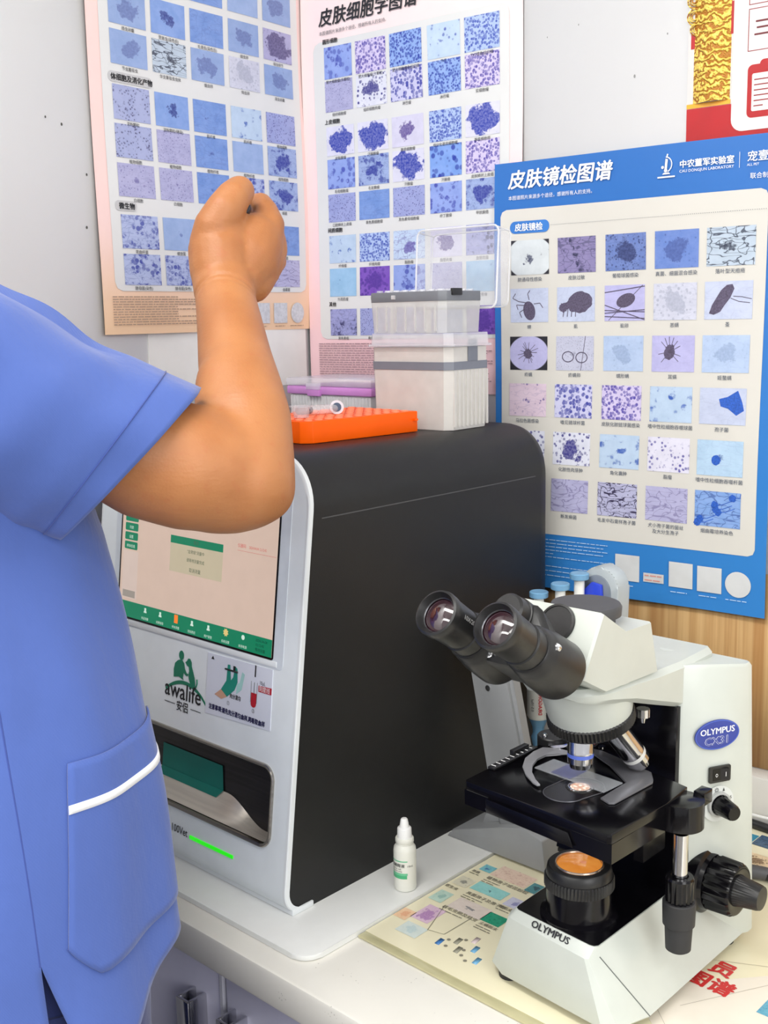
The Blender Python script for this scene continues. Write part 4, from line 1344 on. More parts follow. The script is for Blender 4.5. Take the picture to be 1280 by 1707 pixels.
ub = thing('tip_box', 'open clear tip box with dark grey rack and raised lid, upper of two stacked boxes', 'box', mat=UBM)
b = MB(UBM)
b.loft([[(x, y, z) for x, y in chamfer(-0.064 * k, 0.060 * k, -0.042 * k, 0.042 * k, 0.008)] for z, k in ((0, 0.97), (0.036, 1.0), (0.041, 1.0))], cap1=False)
for i in range(7):
    x = -0.050 + i * 0.016
    b.box(x, x + 0.0022, -0.0428, -0.0405, 0.002, 0.034)
b.build('body', clear_mat('clear_body', (226, 225, 222), 0.52, 0.3), ub)
b = MB(UBM); b.prism(chamfer(-0.0645, 0.0605, -0.0425, 0.0425, 0.008), 0.039, 0.0515, bev=0.001)
rkk = b.build('tip_rack', pm('rack_grey', (116, 119, 126), 0.45, var=0.04), ub)
b = MB(UBM)
for i in range(8):
    for j in range(5):
        b.lathe([(0, 0.0042), (0.0025, 0.0042)], (-0.052 + i * 0.0143, -0.031 + j * 0.0150, 0.0515), (0, 0, 1), 10)
b.build('tip_tops', FROSTL, rkk)
b = MB(UBM); b.box(0.0590, 0.0630, -0.026, -0.006, 0.046, 0.0545, bev=0.001); b.build('clasp', BLACK_SATIN, ub)
b = MB(UBM); b.box(-0.022, -0.016, -0.0440, -0.0423, 0.0425, 0.0475); b.build('front_catch', FROST, ub)
# raised lid hinged at the back
LM = UBM @ Matrix.Translation((0.004, 0.052, 0.030)) @ Matrix.Rotation(radians(-4), 4, 'X')
b = MB(LM)
P = rrect(-0.066, 0.068, 0.0, 0.104, 0.009, 4)
b.loft([[(x, 0.0, y) for x, y in P], [(x * 0.96, 0.030, 0.003 + y * 0.95) for x, y in P]], cap0=False, cap1=True)
P2 = rrect(-0.064, 0.066, 0.002, 0.102, 0.008, 4)
b.loft([[(x, 0.0, y) for x, y in P], [(x, 0.0, y) for x, y in P2], [(x * 0.96, 0.0288, 0.003 + y * 0.95) for x, y in P2]], cap0=False, cap1=True)
b.mi = 1
b.tube([(x, 0.0, y) for x, y in P + [P[0]]], 0.0013, 6)
b.tube([(x * 0.96, 0.030, 0.003 + y * 0.95) for x, y in P + [P[0]]], 0.0011, 6)
for sx in (-0.064, 0.066):
    b.tube([(sx, 0.0, 0.1015), (sx * 0.96, 0.030, 0.0995)], 0.0011, 6)
b.build('lid', [clear_mat('clear_lid', (240, 240, 242), 0.2, 0.15), clear_mat('lid_edge', (244, 244, 246), 0.6, 0.15)], ub)

# ---------------------------------------------------------------- dropper bottle
bt = thing('dropper_bottle', 'small white dropper bottle with green striped label on the white board', 'bottle', (-0.7905, 0.8585, 0.8066))
BTM = pm('bottle_plastic', (232, 232, 222), 0.35, var=0.01)
K = (-0.7905, 0.8585, 0.8066)
b = MB(); b.lathe([(0, 0.0105), (0.001, 0.0122), (0.003, 0.0128), (0.046, 0.0128), (0.050, 0.0122), (0.053, 0.0102), (0.0535, 0.0098), (0.0555, 0.0098)], K, seg=48); b.build('body', BTM, bt)
b = MB(); b.lathe([(0.0555, 0.0098), (0.0565, 0.0104), (0.060, 0.0104), (0.0612, 0.0098)], K, seg=40); b.build('neck_ring', BTM, bt)
b = MB(); b.lathe([(0.0612, 0.0083), (0.072, 0.0079), (0.0728, 0.0072), (0.0735, 0.0055), (0.082, 0.0040), (0.0832, 0.0030), (0.0835, 0.001)], K, seg=40, knurl={0: 0.03, 1: 0.03}); b.build('cap', pm('cap_white', (242, 242, 240), 0.3, var=0.01), bt)


def wrap(z0, z1, a0, a1, r, n=24):
    return [[(K[0] + r * cos(radians(a0 + (a1 - a0) * i / n)), K[1] + r * sin(radians(a0 + (a1 - a0) * i / n)), K[2] + z) for i in range(n + 1)] for z in (z0, z1)]


b = MB()
for z0, z1 in ((0.0365, 0.0378), (0.0205, 0.0232)):
    b.loft(wrap(z0, z1, -170, -35, 0.01295), closed=False, cap0=False, cap1=False)
b.build('green_stripes', pm('label_green', (112, 196, 150), 0.4), bt)
b = MB(); b.loft(wrap(0.0165, 0.0205, -170, -38, 0.01295), closed=False, cap0=False, cap1=False); b.build('dark_stripe', pm('label_green_dark', (74, 178, 124), 0.4), bt)
b = MB()
nb = MB(); nb.text('清洁稀释液', 0.0, 0.0304, 0.0046, 0, off=0.0001); nb.text('10mL', 0.0255, 0.0304, 0.0034, 0); nb.text('Diluent for cell', 0.001, 0.0272, 0.0029, 0); nb.text('for research only', 0.001, 0.0246, 0.0027, 0)
for v in nb.bm.verts:
    a = radians(-150) + v.co.x / 0.013
    v.co = V((K[0] + 0.01305 * cos(a), K[1] + 0.01305 * sin(a), K[2] + v.co.y))
nb.build('label_lettering', pm('grey_print_dark', (70, 74, 72), 0.5), bt, angle=0)

# ---------------------------------------------------------------- desk mat with charts under it
dm = thing('desk_mat', 'clear-edged cream desk mat with printed charts, lying under the microscope', 'mat', (-0.4, 1.0, 0.8005))
b = MB(); b.prism([(-0.7655, 0.768), (0.4, 0.745), (0.4, 1.32), (-0.58, 1.262), (-0.7655, 1.24)], 0.8005, 0.8035)
b.build('cream_sheet', pm('mat_cream', (236, 229, 198), 0.25, var=0.03, scale=5), dm)
b = MB(); b.prism([(-0.7655, 0.7565), (0.4, 0.733), (0.4, 0.745), (-0.7655, 0.769)], 0.8005, 0.8032, bev=0.0008)
b.build('edge_strip', pm('mat_edge', (196, 190, 150), 0.2, var=0.06), dm)
b = MB(); b.prism([(-0.467, 0.905), (-0.395, 0.99), (0.35, 0.975), (0.35, 0.80), (-0.43, 0.80), (-0.47, 0.835)], 0.8035, 0.8037)
b.build('paper_insert', pm('insert_paper', (236, 228, 214), 0.3, var=0.02), dm)
mp = []


def mpic(x0, x1, y0, y1, base, ink, p1=(7, 0.35, 0.0), p2=(0.2, 9, 0.0)):
    mp.append((x0, x1, y0, y1, base, ink, p1, p2))


mpic(-0.758, -0.742, 0.950, 0.965, (130, 196, 204), (70, 110, 170))
mpic(-0.740, -0.692, 0.948, 0.975, (232, 208, 190), (214, 176, 160), (7, 0.4, 0.1), (0.0, 9, 0.4))
mpic(-0.762, -0.742, 0.905, 0.926, (222, 218, 196), (150, 150, 140))
mpic(-0.739, -0.696, 0.909, 0.929, (156, 216, 212), (90, 130, 140), (4, 0.12, -0.2), (0.06, 9, 0.1))
mpic(-0.690, -0.672, 0.945, 0.966, (88, 146, 152), (50, 84, 96))
mpic(-0.760, -0.742, 0.862, 0.886, (196, 222, 208), (160, 200, 190))
mpic(-0.733, -0.688, 0.862, 0.887, (228, 216, 206), (140, 140, 142), (4, 0.1, -0.3), (0.12, 9, 0.0))
mpic(-0.690, -0.665, 0.905, 0.925, (206, 206, 226), (140, 140, 190))
mpic(-0.689, -0.664, 0.864, 0.884, (52, 158, 124), (30, 128, 98), (9, 0.4, 0.2), (0.0, 9, 0.3))
mpic(-0.749, -0.725, 0.820, 0.853, (224, 196, 214), (184, 138, 190), (7, 0.4, -0.1), (0.36, 9, 0.1))
mpic(-0.765, -0.748, 0.810, 0.830, (240, 202, 166), (234, 170, 130), (5, 0.3, 0.0), (0.3, 9, 0.0))
mpic(-0.744, -0.716, 0.790, 0.812, (214, 224, 218), (196, 216, 216), (4, 0.2, -0.2), (0.3, 9, 0.2))
mpic(-0.560, -0.550, 1.210, 1.240, (60, 140, 170), (40, 90, 130))
mpic(-0.549, -0.520, 1.215, 1.245, (74, 100, 128), (40, 54, 80), (7, 0.4, 0.0), (0.0, 9, 0.8))
mpic(-0.545, -0.505, 1.160, 1.195, (236, 214, 178), (130, 100, 70), (6, 0.5, 0.02), (0.25, 9, 0.2))
mpic(-0.30, -0.26, 0.90, 0.93, (90, 170, 190), (60, 110, 150))
mpic(-0.398, -0.380, 0.905, 0.935, (110, 176, 200), (70, 130, 170), (6, 0.4, 0.0), (0.0, 9, 0.5))
b = MB(); add_pictures(b, mp, 0.8039); b.build('picture_print', PICM, dm, angle=0)
b = MB()
for (x, y, c_) in ((-0.695, 0.8015, 0), (-0.644, 0.799, 1), (-0.681, 0.8145, 2), (-0.671, 0.802, 2), (-0.658, 0.814, 1), (-0.668, 0.8275, 3)):
    b.mi = c_
    b.prism([(x, y - 0.004), (x + 0.0055, y - 0.004), (x + 0.0042, y + 0.0075), (x - 0.0013, y + 0.0075)], 0.8035, 0.8039)
b.build('chip_print', [pm('chip_blue', (60, 116, 176), 0.3), pm('chip_sky', (110, 168, 206), 0.3), pm('chip_grey', (146, 144, 126), 0.3), pm('chip_pink', (222, 204, 204), 0.3)], dm, angle=0)
b = MB(Matrix.Translation((0, 0, 0.8040)))
for s_, x, y, h in (('植物孢子或花粉粒', -0.739, 0.939, 0.0072), ('真菌孢子及孢子体', -0.735, 0.897, 0.0068), ('核毛虫卵及幼虫', -0.736, 0.857, 0.0068), ('尘螨粉末', -0.685, 0.857, 0.0060), ('鞭毛虫', -0.690, 0.898, 0.0060), ('寄生虫', -0.764, 0.895, 0.006), ('孢囊', -0.762, 0.941, 0.0055)):
    b.text(s_, x, y, h, 0, off=0.00008)
for x, y, w_ in ((-0.739, 0.934, 0.024), (-0.739, 0.930, 0.018), (-0.735, 0.892, 0.028), (-0.735, 0.888, 0.02), (-0.736, 0.852, 0.032), (-0.685, 0.852, 0.02), (-0.685, 0.848, 0.022), (-0.690, 0.893, 0.018), (-0.762, 0.937, 0.014)):
    fine_print(b, x, x + w_, y, y, 1, 0, 0.0014)
for x, y in ((-0.688, 0.812), (-0.674, 0.823), (-0.664, 0.807), (-0.683, 0.801), (-0.660, 0.798), (-0.651, 0.793)):
    b.flat(circ(x, y, 0.0022, n=7), 0)
b.quad((-0.7349, 0.860, 0), (-0.7169, 0.811, 0), (-0.7161, 0.811, 0), (-0.7341, 0.860, 0))
b.quad((-0.7169, 0.8115, 0), (-0.6979, 0.8160, 0), (-0.6979, 0.8166, 0), (-0.7169, 0.8121, 0))
b.quad((-0.6983, 0.8164, 0), (-0.6975, 0.8164, 0), (-0.6963, 0.859, 0), (-0.6971, 0.859, 0))
b.build('lettering', pm('mat_print', (136, 132, 116), 0.5), dm, angle=0)
b = MB(Matrix.Translation((-0.4665, 0.9105, 0.8039)) @ Matrix.Rotation(radians(-2), 4, 'Z'))
b.text('图谱', -0.010, 0.0, 0.026, 0, off=0.0011, sx=0.95)
b.text('员', 0.001, 0.029, 0.026, 0, off=0.0011, sx=0.95)
b.build('red_lettering', pm('mat_red', (206, 48, 50), 0.35, var=0.05), dm, angle=0)
b = MB(Matrix.Translation((0, 0, 0.8039)))
b.quad((-0.4690, 0.850, 0), (-0.4684, 0.850, 0), (-0.4450, 0.828, 0), (-0.4456, 0.828, 0))
b.quad((-0.455, 0.868, 0), (-0.4544, 0.868, 0), (-0.405, 0.956, 0), (-0.4056, 0.956, 0))
b.quad((-0.47, 0.955, 0), (-0.40, 0.992, 0), (-0.40, 0.9926, 0), (-0.47, 0.9556, 0))
b.build('sheet_edges', pm('edge_grey', (178, 170, 156), 0.5), dm, angle=0)

# ---------------------------------------------------------------- microscope
O = V((-0.543, 0.832, 0.8055))
MM = Matrix.Translation(O)
ms = thing('microscope', 'white and black binocular microscope with a lit field lens, standing on the desk mat', 'microscope', O)
# base
b = MB(MM)
ring0 = [(-0.084, 0.02), (-0.083, -0.020), (-0.076, -0.036), (-0.058, -0.046), (0.060, -0.055), (0.072, -0.047), (0.084, -0.012), (0.084, 0.19), (-0.084, 0.19)]
ring1 = [(-0.0615, 0.02), (-0.060, -0.026), (-0.057, -0.034), (-0.052, -0.0385), (0.0385, -0.0500), (0.042, -0.048), (0.0475, -0.0385), (0.052, 0.17), (-0.0615, 0.17)]
ring2 = [(-0.052, 0.02), (-0.0515, -0.026), (-0.0505, -0.031), (-0.047, -0.0330), (0.0385, -0.0400), (0.0425, -0.039), (0.0450, -0.0355), (0.0455, 0.165), (-0.052, 0.165)]
b.loft([[(x * 0.985, y * 0.985, 0.008) for x, y in ring0], [(x, y, 0.010) for x, y in ring0], [(x, y, 0.0655) for x, y in ring1], [(x, y, 0.0735) for x, y in ring2]])
base = b.build('base', WHITE_PLASTIC, ms, angle=28)
b = MB(MM)
for x, y in ((-0.06, -0.028), (0.055, -0.035), (-0.066, 0.16), (0.066, 0.165)):
    b.lathe([(0, 0.011), (0.0105, 0.012)], (x, y, -0.0018), seg=20)
ft = b.build('rubber_feet', BLACK_RUBBER, base)
b = MB(MM)
d2 = [(x * 0.985 - 0.0005, y + 0.0008) for x, y in ring2]
b.prism(d2, 0.0734, 0.0742)
b.build('base_deck', BLACK_GLOSS, ms)
# seams on the base
SEAM = pm('seam_dark', (92, 96, 94), 0.6)


def seam_line(mb, a, c, w=0.0005):
    mb.tube([a, c], w, 5)


b = MB(MM); seam_line(b, (0.0477, -0.0385, 0.0655), (0.0842, -0.012, 0.010)); seam_line(b, (0.062, 0.135, 0.050), (0.0842, 0.188, 0.011))
b.build('base_seam', SEAM, base)
# OLYMPUS on the front slope
e0, e1 = V((-0.047, -0.0332, 0.0735)), V((0.0385, -0.0402, 0.0735)); f0 = V((-0.052, -0.0385, 0.0655))
u = (e1 - e0).normalized(); nn = u.cross(e0 - f0).normalized()
TM = MM @ frame(f0 + (e0 - f0) * 0.20 + u * 0.024 + nn * 0.0014, u, nn)
b = MB(TM); b.text('OLYMPUS', 0, 0, 0.0092, 0, off=0.00022, sx=1.12)
b.build('base_lettering', BLACK_PRINT, ms, angle=0)
# lamp housing and field lens
FC = (0, 0, 0)
b = MB(MM)
b.lathe([(0.0738, 0.0365), (0.0765, 0.0365), (0.0775, 0.0345), (0.079, 0.0315), (0.102, 0.0302), (0.103, 0.0300)], FC, seg=56)
hs = b.build('lamp_housing', BLACK_GLOSS, ms)
b = MB(MM)
b.lathe([(0.103, 0.0320), (0.104, 0.0330), (0.1130, 0.0330), (0.1145, 0.0318)], FC, seg=120, knurl={1: 0.045, 2: 0.045})
b.lathe([(0.1135, 0.0310), (0.1165, 0.0312), (0.1230, 0.0300), (0.1245, 0.0285), (0.1245, 0.0232), (0.1232, 0.0222), (0.1232, 0.0)], FC, seg=56)
b.build('diaphragm_ring', BLACK_SATIN, hs)
b = MB(MM); b.lathe([(0.1233, 0.0214), (0.1246, 0.0205), (0.1256, 0.0150), (0.1262, 0.008), (0.1264, 0.0005)], FC, seg=40, cap0=False)
fl = b.build('field_lens', None, hs) if False else None


def lens_mat():
    m, t, bb = new_mat('lit_field_lens')
    tc = t.n('ShaderNodeTexCoord').outputs['Object']
    nz = t.n('ShaderNodeTexNoise', {'Vector': tc, 'Scale': 70.0}).outputs[0]
    t.set(bb.inputs['Emission Color'], t.mix(nz, lin((222, 120, 30)), lin((255, 176, 84))))
    bb.inputs['Emission Strength'].default_value = 0.68
    t.set(bb.inputs['Base Color'], lin((120, 70, 30)))
    bb.inputs['Roughness'].default_value = 0.08; bb.inputs['Coat Weight'].default_value = 0.5
    return m


fl = b.build('field_lens', lens_mat(), hs)
b = MB(MM); b.lathe([(0.1245, 0.0230), (0.1258, 0.0226), (0.1258, 0.0216), (0.1240, 0.0212)], FC, seg=48, cap0=False, cap1=False)
b.build('lens_ring', pm('lens_ring_silver', (196, 180, 164), 0.2, 0.8), hs)
# pillar
b = MB(MM)


def prow(z, f, bk, yb, yf_=0.100, c=0.005):
    """outline of the pillar at height z: narrow in front, flaring to the back"""
    R = [(f - c, yf_), (f, yf_ + c * 0.5), (bk, yb - 0.012), (bk, yb - 0.003), (bk - 0.004, yb)]
    return [(-x, y, z) for x, y in reversed(R)] + [(x, y, z) for x, y in R]


def prow2(z, k):
    r = prow(z, 0.048, 0.0826, 0.176)
    return [(x * (1 - 0.02 * k), 0.138 + (y - 0.138) * (1 - 0.06 * k), z - (0.006 if y > 0.12 and abs(x) > 0.06 else 0)) for x, y, z in r]


b.loft([prow(0.010, 0.050, 0.0872, 0.189), prow(0.15, 0.049, 0.0850, 0.183), prow2(0.2985, 0), prow2(0.3025, 1)])
pil = b.build('pillar', WHITE_PLASTIC, ms, angle=40)
b = MB(MM)
b.box(-0.046, 0.046, 0.094, 0.104, 0.074, 0.262)
b.build('pillar_front', BLACK_GLOSS, pil)
CQ = V((0.036, 0.072, 0)).normalized(); CNN = V((CQ.y, -CQ.x, 0))


def cheek_frame(u_, z, out=0.0008):
    """frame on the right cheek of the pillar, u_ along it from the front edge"""
    return MM @ frame(V((0.0495, 0.100, z)) + CQ * u_ + CNN * out, CQ, CNN)


CB = cheek_frame(0.0385, 0.2295)
b = MB(CB); b.prism(circ(0, 0, 0.0256, 0.0150, 48), 0, 0.0012); bd = b.build('badge', pm('badge_blue', (34, 56, 150), 0.3, var=0.04, coat=0.3), ms)
b = MB(CB)
ro_, ri_ = circ(0, 0, 0.0252, 0.0147, 48), circ(0, 0, 0.0243, 0.0138, 48)
for i in range(48):
    j = (i + 1) % 48
    b.quad((*ro_[i], 0.0014), (*ro_[j], 0.0014), (*ri_[j], 0.0014), (*ri_[i], 0.0014))
b.build('badge_border', pm('badge_line', (70, 96, 190), 0.3), bd, angle=0)
b = MB(CB); b.text('OLYMPUS', 0, 0.0012, 0.0088, 0.0016, 'CENTER', off=0.00025, sx=1.04)
b.text('CX31', 0, -0.0096, 0.0112, 0.0014, 'CENTER', off=0.00042, sx=1.08)
b.build('badge_lettering', pm('badge_white', (226, 230, 240), 0.4), bd, angle=0)
b = MB(CB); b.text('CX31', 0, -0.0096, 0.0112, 0.00175, 'CENTER', sx=1.08)
b.build('badge_letter_fill', pm('badge_blue', (34, 56, 150)), bd, angle=0)
CS = cheek_frame(0.0428, 0.1886)
b = MB(CS); b.prism(rrect(-0.0122, 0.0122, -0.0082, 0.0082, 0.0012), 0, 0.0022, bev=0.0005)
sw = b.build('power_switch', BLACK_SATIN, ms)
b = MB(CS); b.prism([(-0.0085, -0.0058), (0.0, -0.0058), (0.0, 0.0058), (-0.0085, 0.0058)], 0.002, 0.0026); b.loft([[(0, -0.0058, 0.0024), (0, 0.0058, 0.0024)], [(0.0085, -0.0058, 0.0046), (0.0085, 0.0058, 0.0046)], [(0.0085, -0.0058, 0.002), (0.0085, 0.0058, 0.002)]], closed=False, cap0=False, cap1=False)
b.build('rocker', BLACK_GLOSS, sw)
b = MB(CS); b.text('O', -0.0060, -0.0022, 0.0052, 0.0028, sx=0.7); q2(b, 0.0046, 0.0052, -0.0020, 0.0026, 0.0046)
b.build('switch_marks', WHITE_PRINT, sw, angle=0)
CK = cheek_frame(0.0426, 0.1574)
b = MB(CK); b.prism(circ(0, 0, 0.0185, n=36), 0, 0.0004)
b.build('dial_plate', pm('dial_grey', (208, 212, 209), 0.4), ms)
b = MB(CK); b.text('1', -0.0165, 0.004, 0.0046, 0.0008); b.text('5', 0.0135, 0.0030, 0.0046, 0.0008); b.text('☼', -0.0062, 0.0122, 0.0062, 0.0008); b.flat([(0.0048, 0.0124), (0.0072, 0.0124), (0.0060, 0.0158)], 0.0008)
b.build('dial_marks', BLACK_PRINT, ms, angle=0)
b = MB(CK); b.lathe([(0.0005, 0.0128), (0.004, 0.0128), (0.0045, 0.0118), (0.0045, 0.0106), (0.002, 0.0104)], (0, 0, 0), seg=36); kn = b.build('dial_collar', pm('collar_grey', (168, 170, 168), 0.35), ms)
b = MB(CK); b.lathe([(0.002, 0.0100), (0.006, 0.0098), (0.024, 0.0080), (0.026, 0.0068), (0.0262, 0.001)], (0, 0, 0), seg=36, knurl={0: 0.06, 1: 0.06, 2: 0.06}); b.build('brightness_knob', BLACK_GLOSS, kn)
# coarse and fine focus knob
KC = V((0.0640, 0.133, 0.0765))
b = MB(MM)
b.lathe([(-0.012, 0.0325), (0.000, 0.0325), (0.002, 0.0290), (0.006, 0.0272)], KC, (1, 0, 0), seg=60)
b.lathe([(0.006, 0.0262), (0.0065, 0.0272), (0.030, 0.0264), (0.033, 0.0242), (0.0335, 0.0215), (0.0320, 0.0150)], KC, (1, 0, 0), seg=44, knurl={0: 0.09, 1: 0.09, 2: 0.09})
ck = b.build('coarse_knob', BLACK_GLOSS, ms)
b = MB(MM); b.lathe([(0.032, 0.0158), (0.035, 0.0148), (0.053, 0.0125), (0.056, 0.0115), (0.0565, 0.001)], KC, (1, 0, 0), seg=72, knurl={0: 0.035, 1: 0.035, 2: 0.035})
b.build('fine_knob', BLACK_SATIN, ck)
b = MB(MM); b.lathe([(0, 0.0265), (0.034, 0.0255), (0.036, 0.015), (0.060, 0.0125)], V((-0.066, 0.133, 0.0740)), (-1, 0, 0), seg=44, knurl={0: 0.07, 1: 0.07})
b.build('coarse_knob', BLACK_GLOSS, ms)
# arm
b = MB(MM)


def arow(y, w, zb, zt, c=0.005):
    return [(-w, y, zb + c), (-w + c, y, zb), (w - c, y, zb), (w, y, zb + c), (w, y, zt - c), (w - c, y, zt), (-w + c, y, zt), (-w, y, zt - c)]


b.loft([arow(-0.050, 0.020, 0.304, 0.312, 0.002), arow(-0.045, 0.032, 0.301, 0.313), arow(-0.034, 0.041, 0.298, 0.313), arow(-0.018, 0.0455, 0.296, 0.312), arow(0.02, 0.0460, 0.287, 0.310), arow(0.06, 0.047, 0.274, 0.307), arow(0.104, 0.0478, 0.260, 0.3055), arow(0.158, 0.0475, 0.250, 0.3065), arow(0.1665, 0.0440, 0.250, 0.3055)])
arm = b.build('arm', WHITE_PLASTIC, ms, angle=35)
b = MB(MM); b.lathe([(0, 0.0075), (0.0004, 0.0075)], (-0.006, 0.118, 0.3055), (0, 0.01, 1), 24); b.lathe([(0, 0.0075), (0.0004, 0.0075)], (0.014, 0.132, 0.3056), (0, 0.01, 1), 24)
b.build('arm_plugs', pm('plug_white', (204, 209, 204), 0.4), arm)
# nosepiece
def glow_mat():
    m, t, bb = new_mat('lit_condenser_lens')
    tc = t.n('ShaderNodeTexCoord').outputs['Object']
    v = t.n('ShaderNodeTexVoronoi', {'Vector': tc, 'Scale': 260.0}).outputs['Distance']
    t.set(bb.inputs['Emission Color'], t.mix(t.smooth(v, 0.15, 0.6), lin((255, 246, 228)), lin((196, 150, 128))))
    bb.inputs['Emission Strength'].default_value = 1.1
    t.set(bb.inputs['Base Color'], lin((120, 110, 100))); bb.inputs['Roughness'].default_value = 0.1
    return m


GLOWM = glow_mat()
NC = V((0, 0.016, 0.268)); NAX = V((0, 0.245, -0.97)).normalized()
b = MB(MM)
b.lathe([(-0.046, 0.0435), (-0.030, 0.0430), (-0.012, 0.0405), (-0.004, 0.0390)], NC, NAX, seg=56)
b.build('nosepiece_collar', WHITE_PLASTIC, ms)
b = MB(MM)
b.lathe([(-0.005, 0.0385), (-0.003, 0.0410), (0.006, 0.0410), (0.0085, 0.0380), (0.012, 0.028), (0.013, 0.001)], NC, NAX, seg=140, knurl={1: 0.035, 2: 0.035})
nose = b.build('nosepiece', BLACK_SATIN, ms)


def objective(p, ax, ln, name, band):
    bb = MB(MM)
    k = ln / 0.046
    bb.lathe([(0, 0.0120), (0.027 * k, 0.0120), (0.0275 * k, 0.0122), (0.030 * k, 0.0122)], p, ax, seg=40)
    bb.lathe([(0.0335 * k, 0.0122), (0.039 * k, 0.0122), (0.0395 * k, 0.0112), (0.044 * k, 0.0100), (0.0445 * k, 0.0060), (0.046 * k, 0.0045), (0.046 * k, 0.001)], p, ax, seg=40)
    o_ = bb.build(name, CHROME, nose)
    bb = MB(MM); bb.lathe([(0.030 * k, 0.01215), (0.0335 * k, 0.01215)], p, ax, seg=40)
    bb.build('objective_band', band, o_)
    return o_


ob = objective((0, 0, 0.266), (0, 0, -1), 0.047, 'objective', pm('band_blue', (96, 120, 214), 0.25))
q = MB(MM @ Matrix.Translation((0, 0, 0.246)))
q.text('PLAN C N', -0.011, 0, 0.0040, 0, off=0.0001)
for v in q.bm.verts:
    l = v.co - O
    a = radians(-62) + l.x / 0.0122
    v.co = O + V((0.01215 * cos(a), 0.01215 * sin(a), l.z))
q.build('objective_lettering', pm('gunmetal_print', (60, 60, 66), 0.4), ob, angle=0)
b = MB(MM); b.lathe([(0.2192, 0.0042), (0.2184, 0.003), (0.2182, 0.0003)], (0, 0, 0), seg=20, cap0=False); b.build('objective_lens', GLOWM, ob)
objective((0.014, 0.034, 0.252), (0.16, 0.62, -0.77), 0.058, 'objective', pm('band_white', (220, 220, 216), 0.3))
objective((-0.016, 0.036, 0.252), (-0.34, 0.55, -0.76), 0.040, 'objective', pm('band_red', (190, 60, 50), 0.3))
b = MB(MM); b.lathe([(0, 0.0065), (0.008, 0.0065), (0.0085, 0.003), (0.014, 0.002)], (0.026, 0.066, 0.265), (0, 0, -1), 24, knurl={0: 0.06, 1: 0.06})
b.build('stop_screw', CHROME, arm)
# stage
SZ = 0.2000
b = MB(MM)
sp = [(-0.0935, 0.034), (-0.0925, -0.054), (-0.0900, -0.057), (0.0700, -0.0655), (0.0735, -0.0635), (0.0775, 0.020), (0.074, 0.066), (0.040, 0.074), (-0.060, 0.078), (-0.090, 0.070)]
b.prism(sp, SZ - 0.009, SZ, bev=0.0008)
b.loft([[(-0.0925, -0.0562, SZ - 0.009), (0.0712, -0.0650, SZ - 0.009), (0.0735, -0.0635, SZ - 0.009), (0.0770, 0.020, SZ - 0.009), (0.060, 0.055, SZ - 0.009), (-0.088, 0.050, SZ - 0.009)],
        [(-0.0925, -0.0562, SZ - 0.024), (-0.0300, -0.0600, SZ - 0.024), (0.0735, -0.0635, SZ - 0.027), (0.0770, 0.020, SZ - 0.027), (0.060, 0.055, SZ - 0.022), (-0.088, 0.050, SZ - 0.022)]])
stg = b.build('stage', BLACK_GLOSS, ms, angle=30)
b = MB(MM @ frame((-0.062, -0.0595, SZ - 0.0225), (1, -0.052, 0), (-0.052, -1, 0)))
b.prism([(-0.002, 0), (0.098, -0.001), (0.092, 0.0115), (-0.002, 0.0135)], -0.001, 0.0012, bev=0.0006)
b.build('stage_front_plate', BLACK_GLOSS, stg)
b = MB(MM); b.lathe([(0, 0.0022), (0.001, 0.0022), (0.0012, 0.0012)], (-0.0625, -0.0590, SZ - 0.0195), (-0.05, -1, 0), 12); b.build('stage_screw', CHROME, stg)
# ruler along the left edge
b = MB(MM); b.box(-0.0930, -0.0845, -0.020, 0.052, SZ, SZ + 0.0022, bev=0.0004); b.box(-0.0965, -0.0905, 0.020, 0.045, SZ, SZ + 0.006, bev=0.0006)
rl = b.build('stage_vernier', BLACK_SATIN, stg)
b = MB(MM)
for i in range(9):
    y = -0.015 + i * 0.0075
    b.box(-0.0925, -0.0872, y, y + 0.0009, SZ + 0.0022, SZ + 0.0025)
b.build('vernier_marks', WHITE_PRINT, rl)
b = MB(MM); b.lathe([(0, 0.0165), (0.010, 0.0165), (0.011, 0.0155)], (-0.084, 0.078, SZ - 0.003), seg=32); b.build('stage_pivot', BLACK_SATIN, stg)
# stage opening and condenser
b = MB(MM)
hole = circ(0.0, 0.002, 0.0215, 0.0215, 18, 0, 180) + circ(-0.004, -0.020, 0.0195, 0.019, 18, 180, 360)
b.flat(hole, SZ + 0.0003)
hl = b.build('stage_opening', pm('opening_black', (8, 8, 10), 0.22, var=0.1), stg)
b = MB(MM)
b.tube([(x, y, SZ + 0.0004) for x, y in hole + [hole[0]]], 0.0005, 5)
b.build('opening_edge', pm('edge_metal', (104, 104, 110), 0.3, 0.7), stg)
b = MB(MM); b.lathe([(0.160, 0.024), (0.176, 0.024), (0.180, 0.019)], FC, seg=40); b.lathe([(SZ + 0.0003, 0.0135), (SZ + 0.0010, 0.0128)], FC, seg=32)
cd = b.build('condenser', BLACK_SATIN, stg)
b = MB(MM); b.lathe([(SZ + 0.0008, 0.0122), (SZ + 0.0016, 0.0112), (SZ + 0.0016, 0.0098), (SZ + 0.0012, 0.0092)], FC, seg=32, cap0=False, cap1=False); b.build('condenser_ring', CHROME, cd)


b = MB(MM); b.lathe([(SZ + 0.0011, 0.0092), (SZ + 0.0018, 0.0070), (SZ + 0.0021, 0.003), (SZ + 0.0021, 0.0003)], FC, seg=28, cap0=False); b.build('condenser_lens', GLOWM, cd)
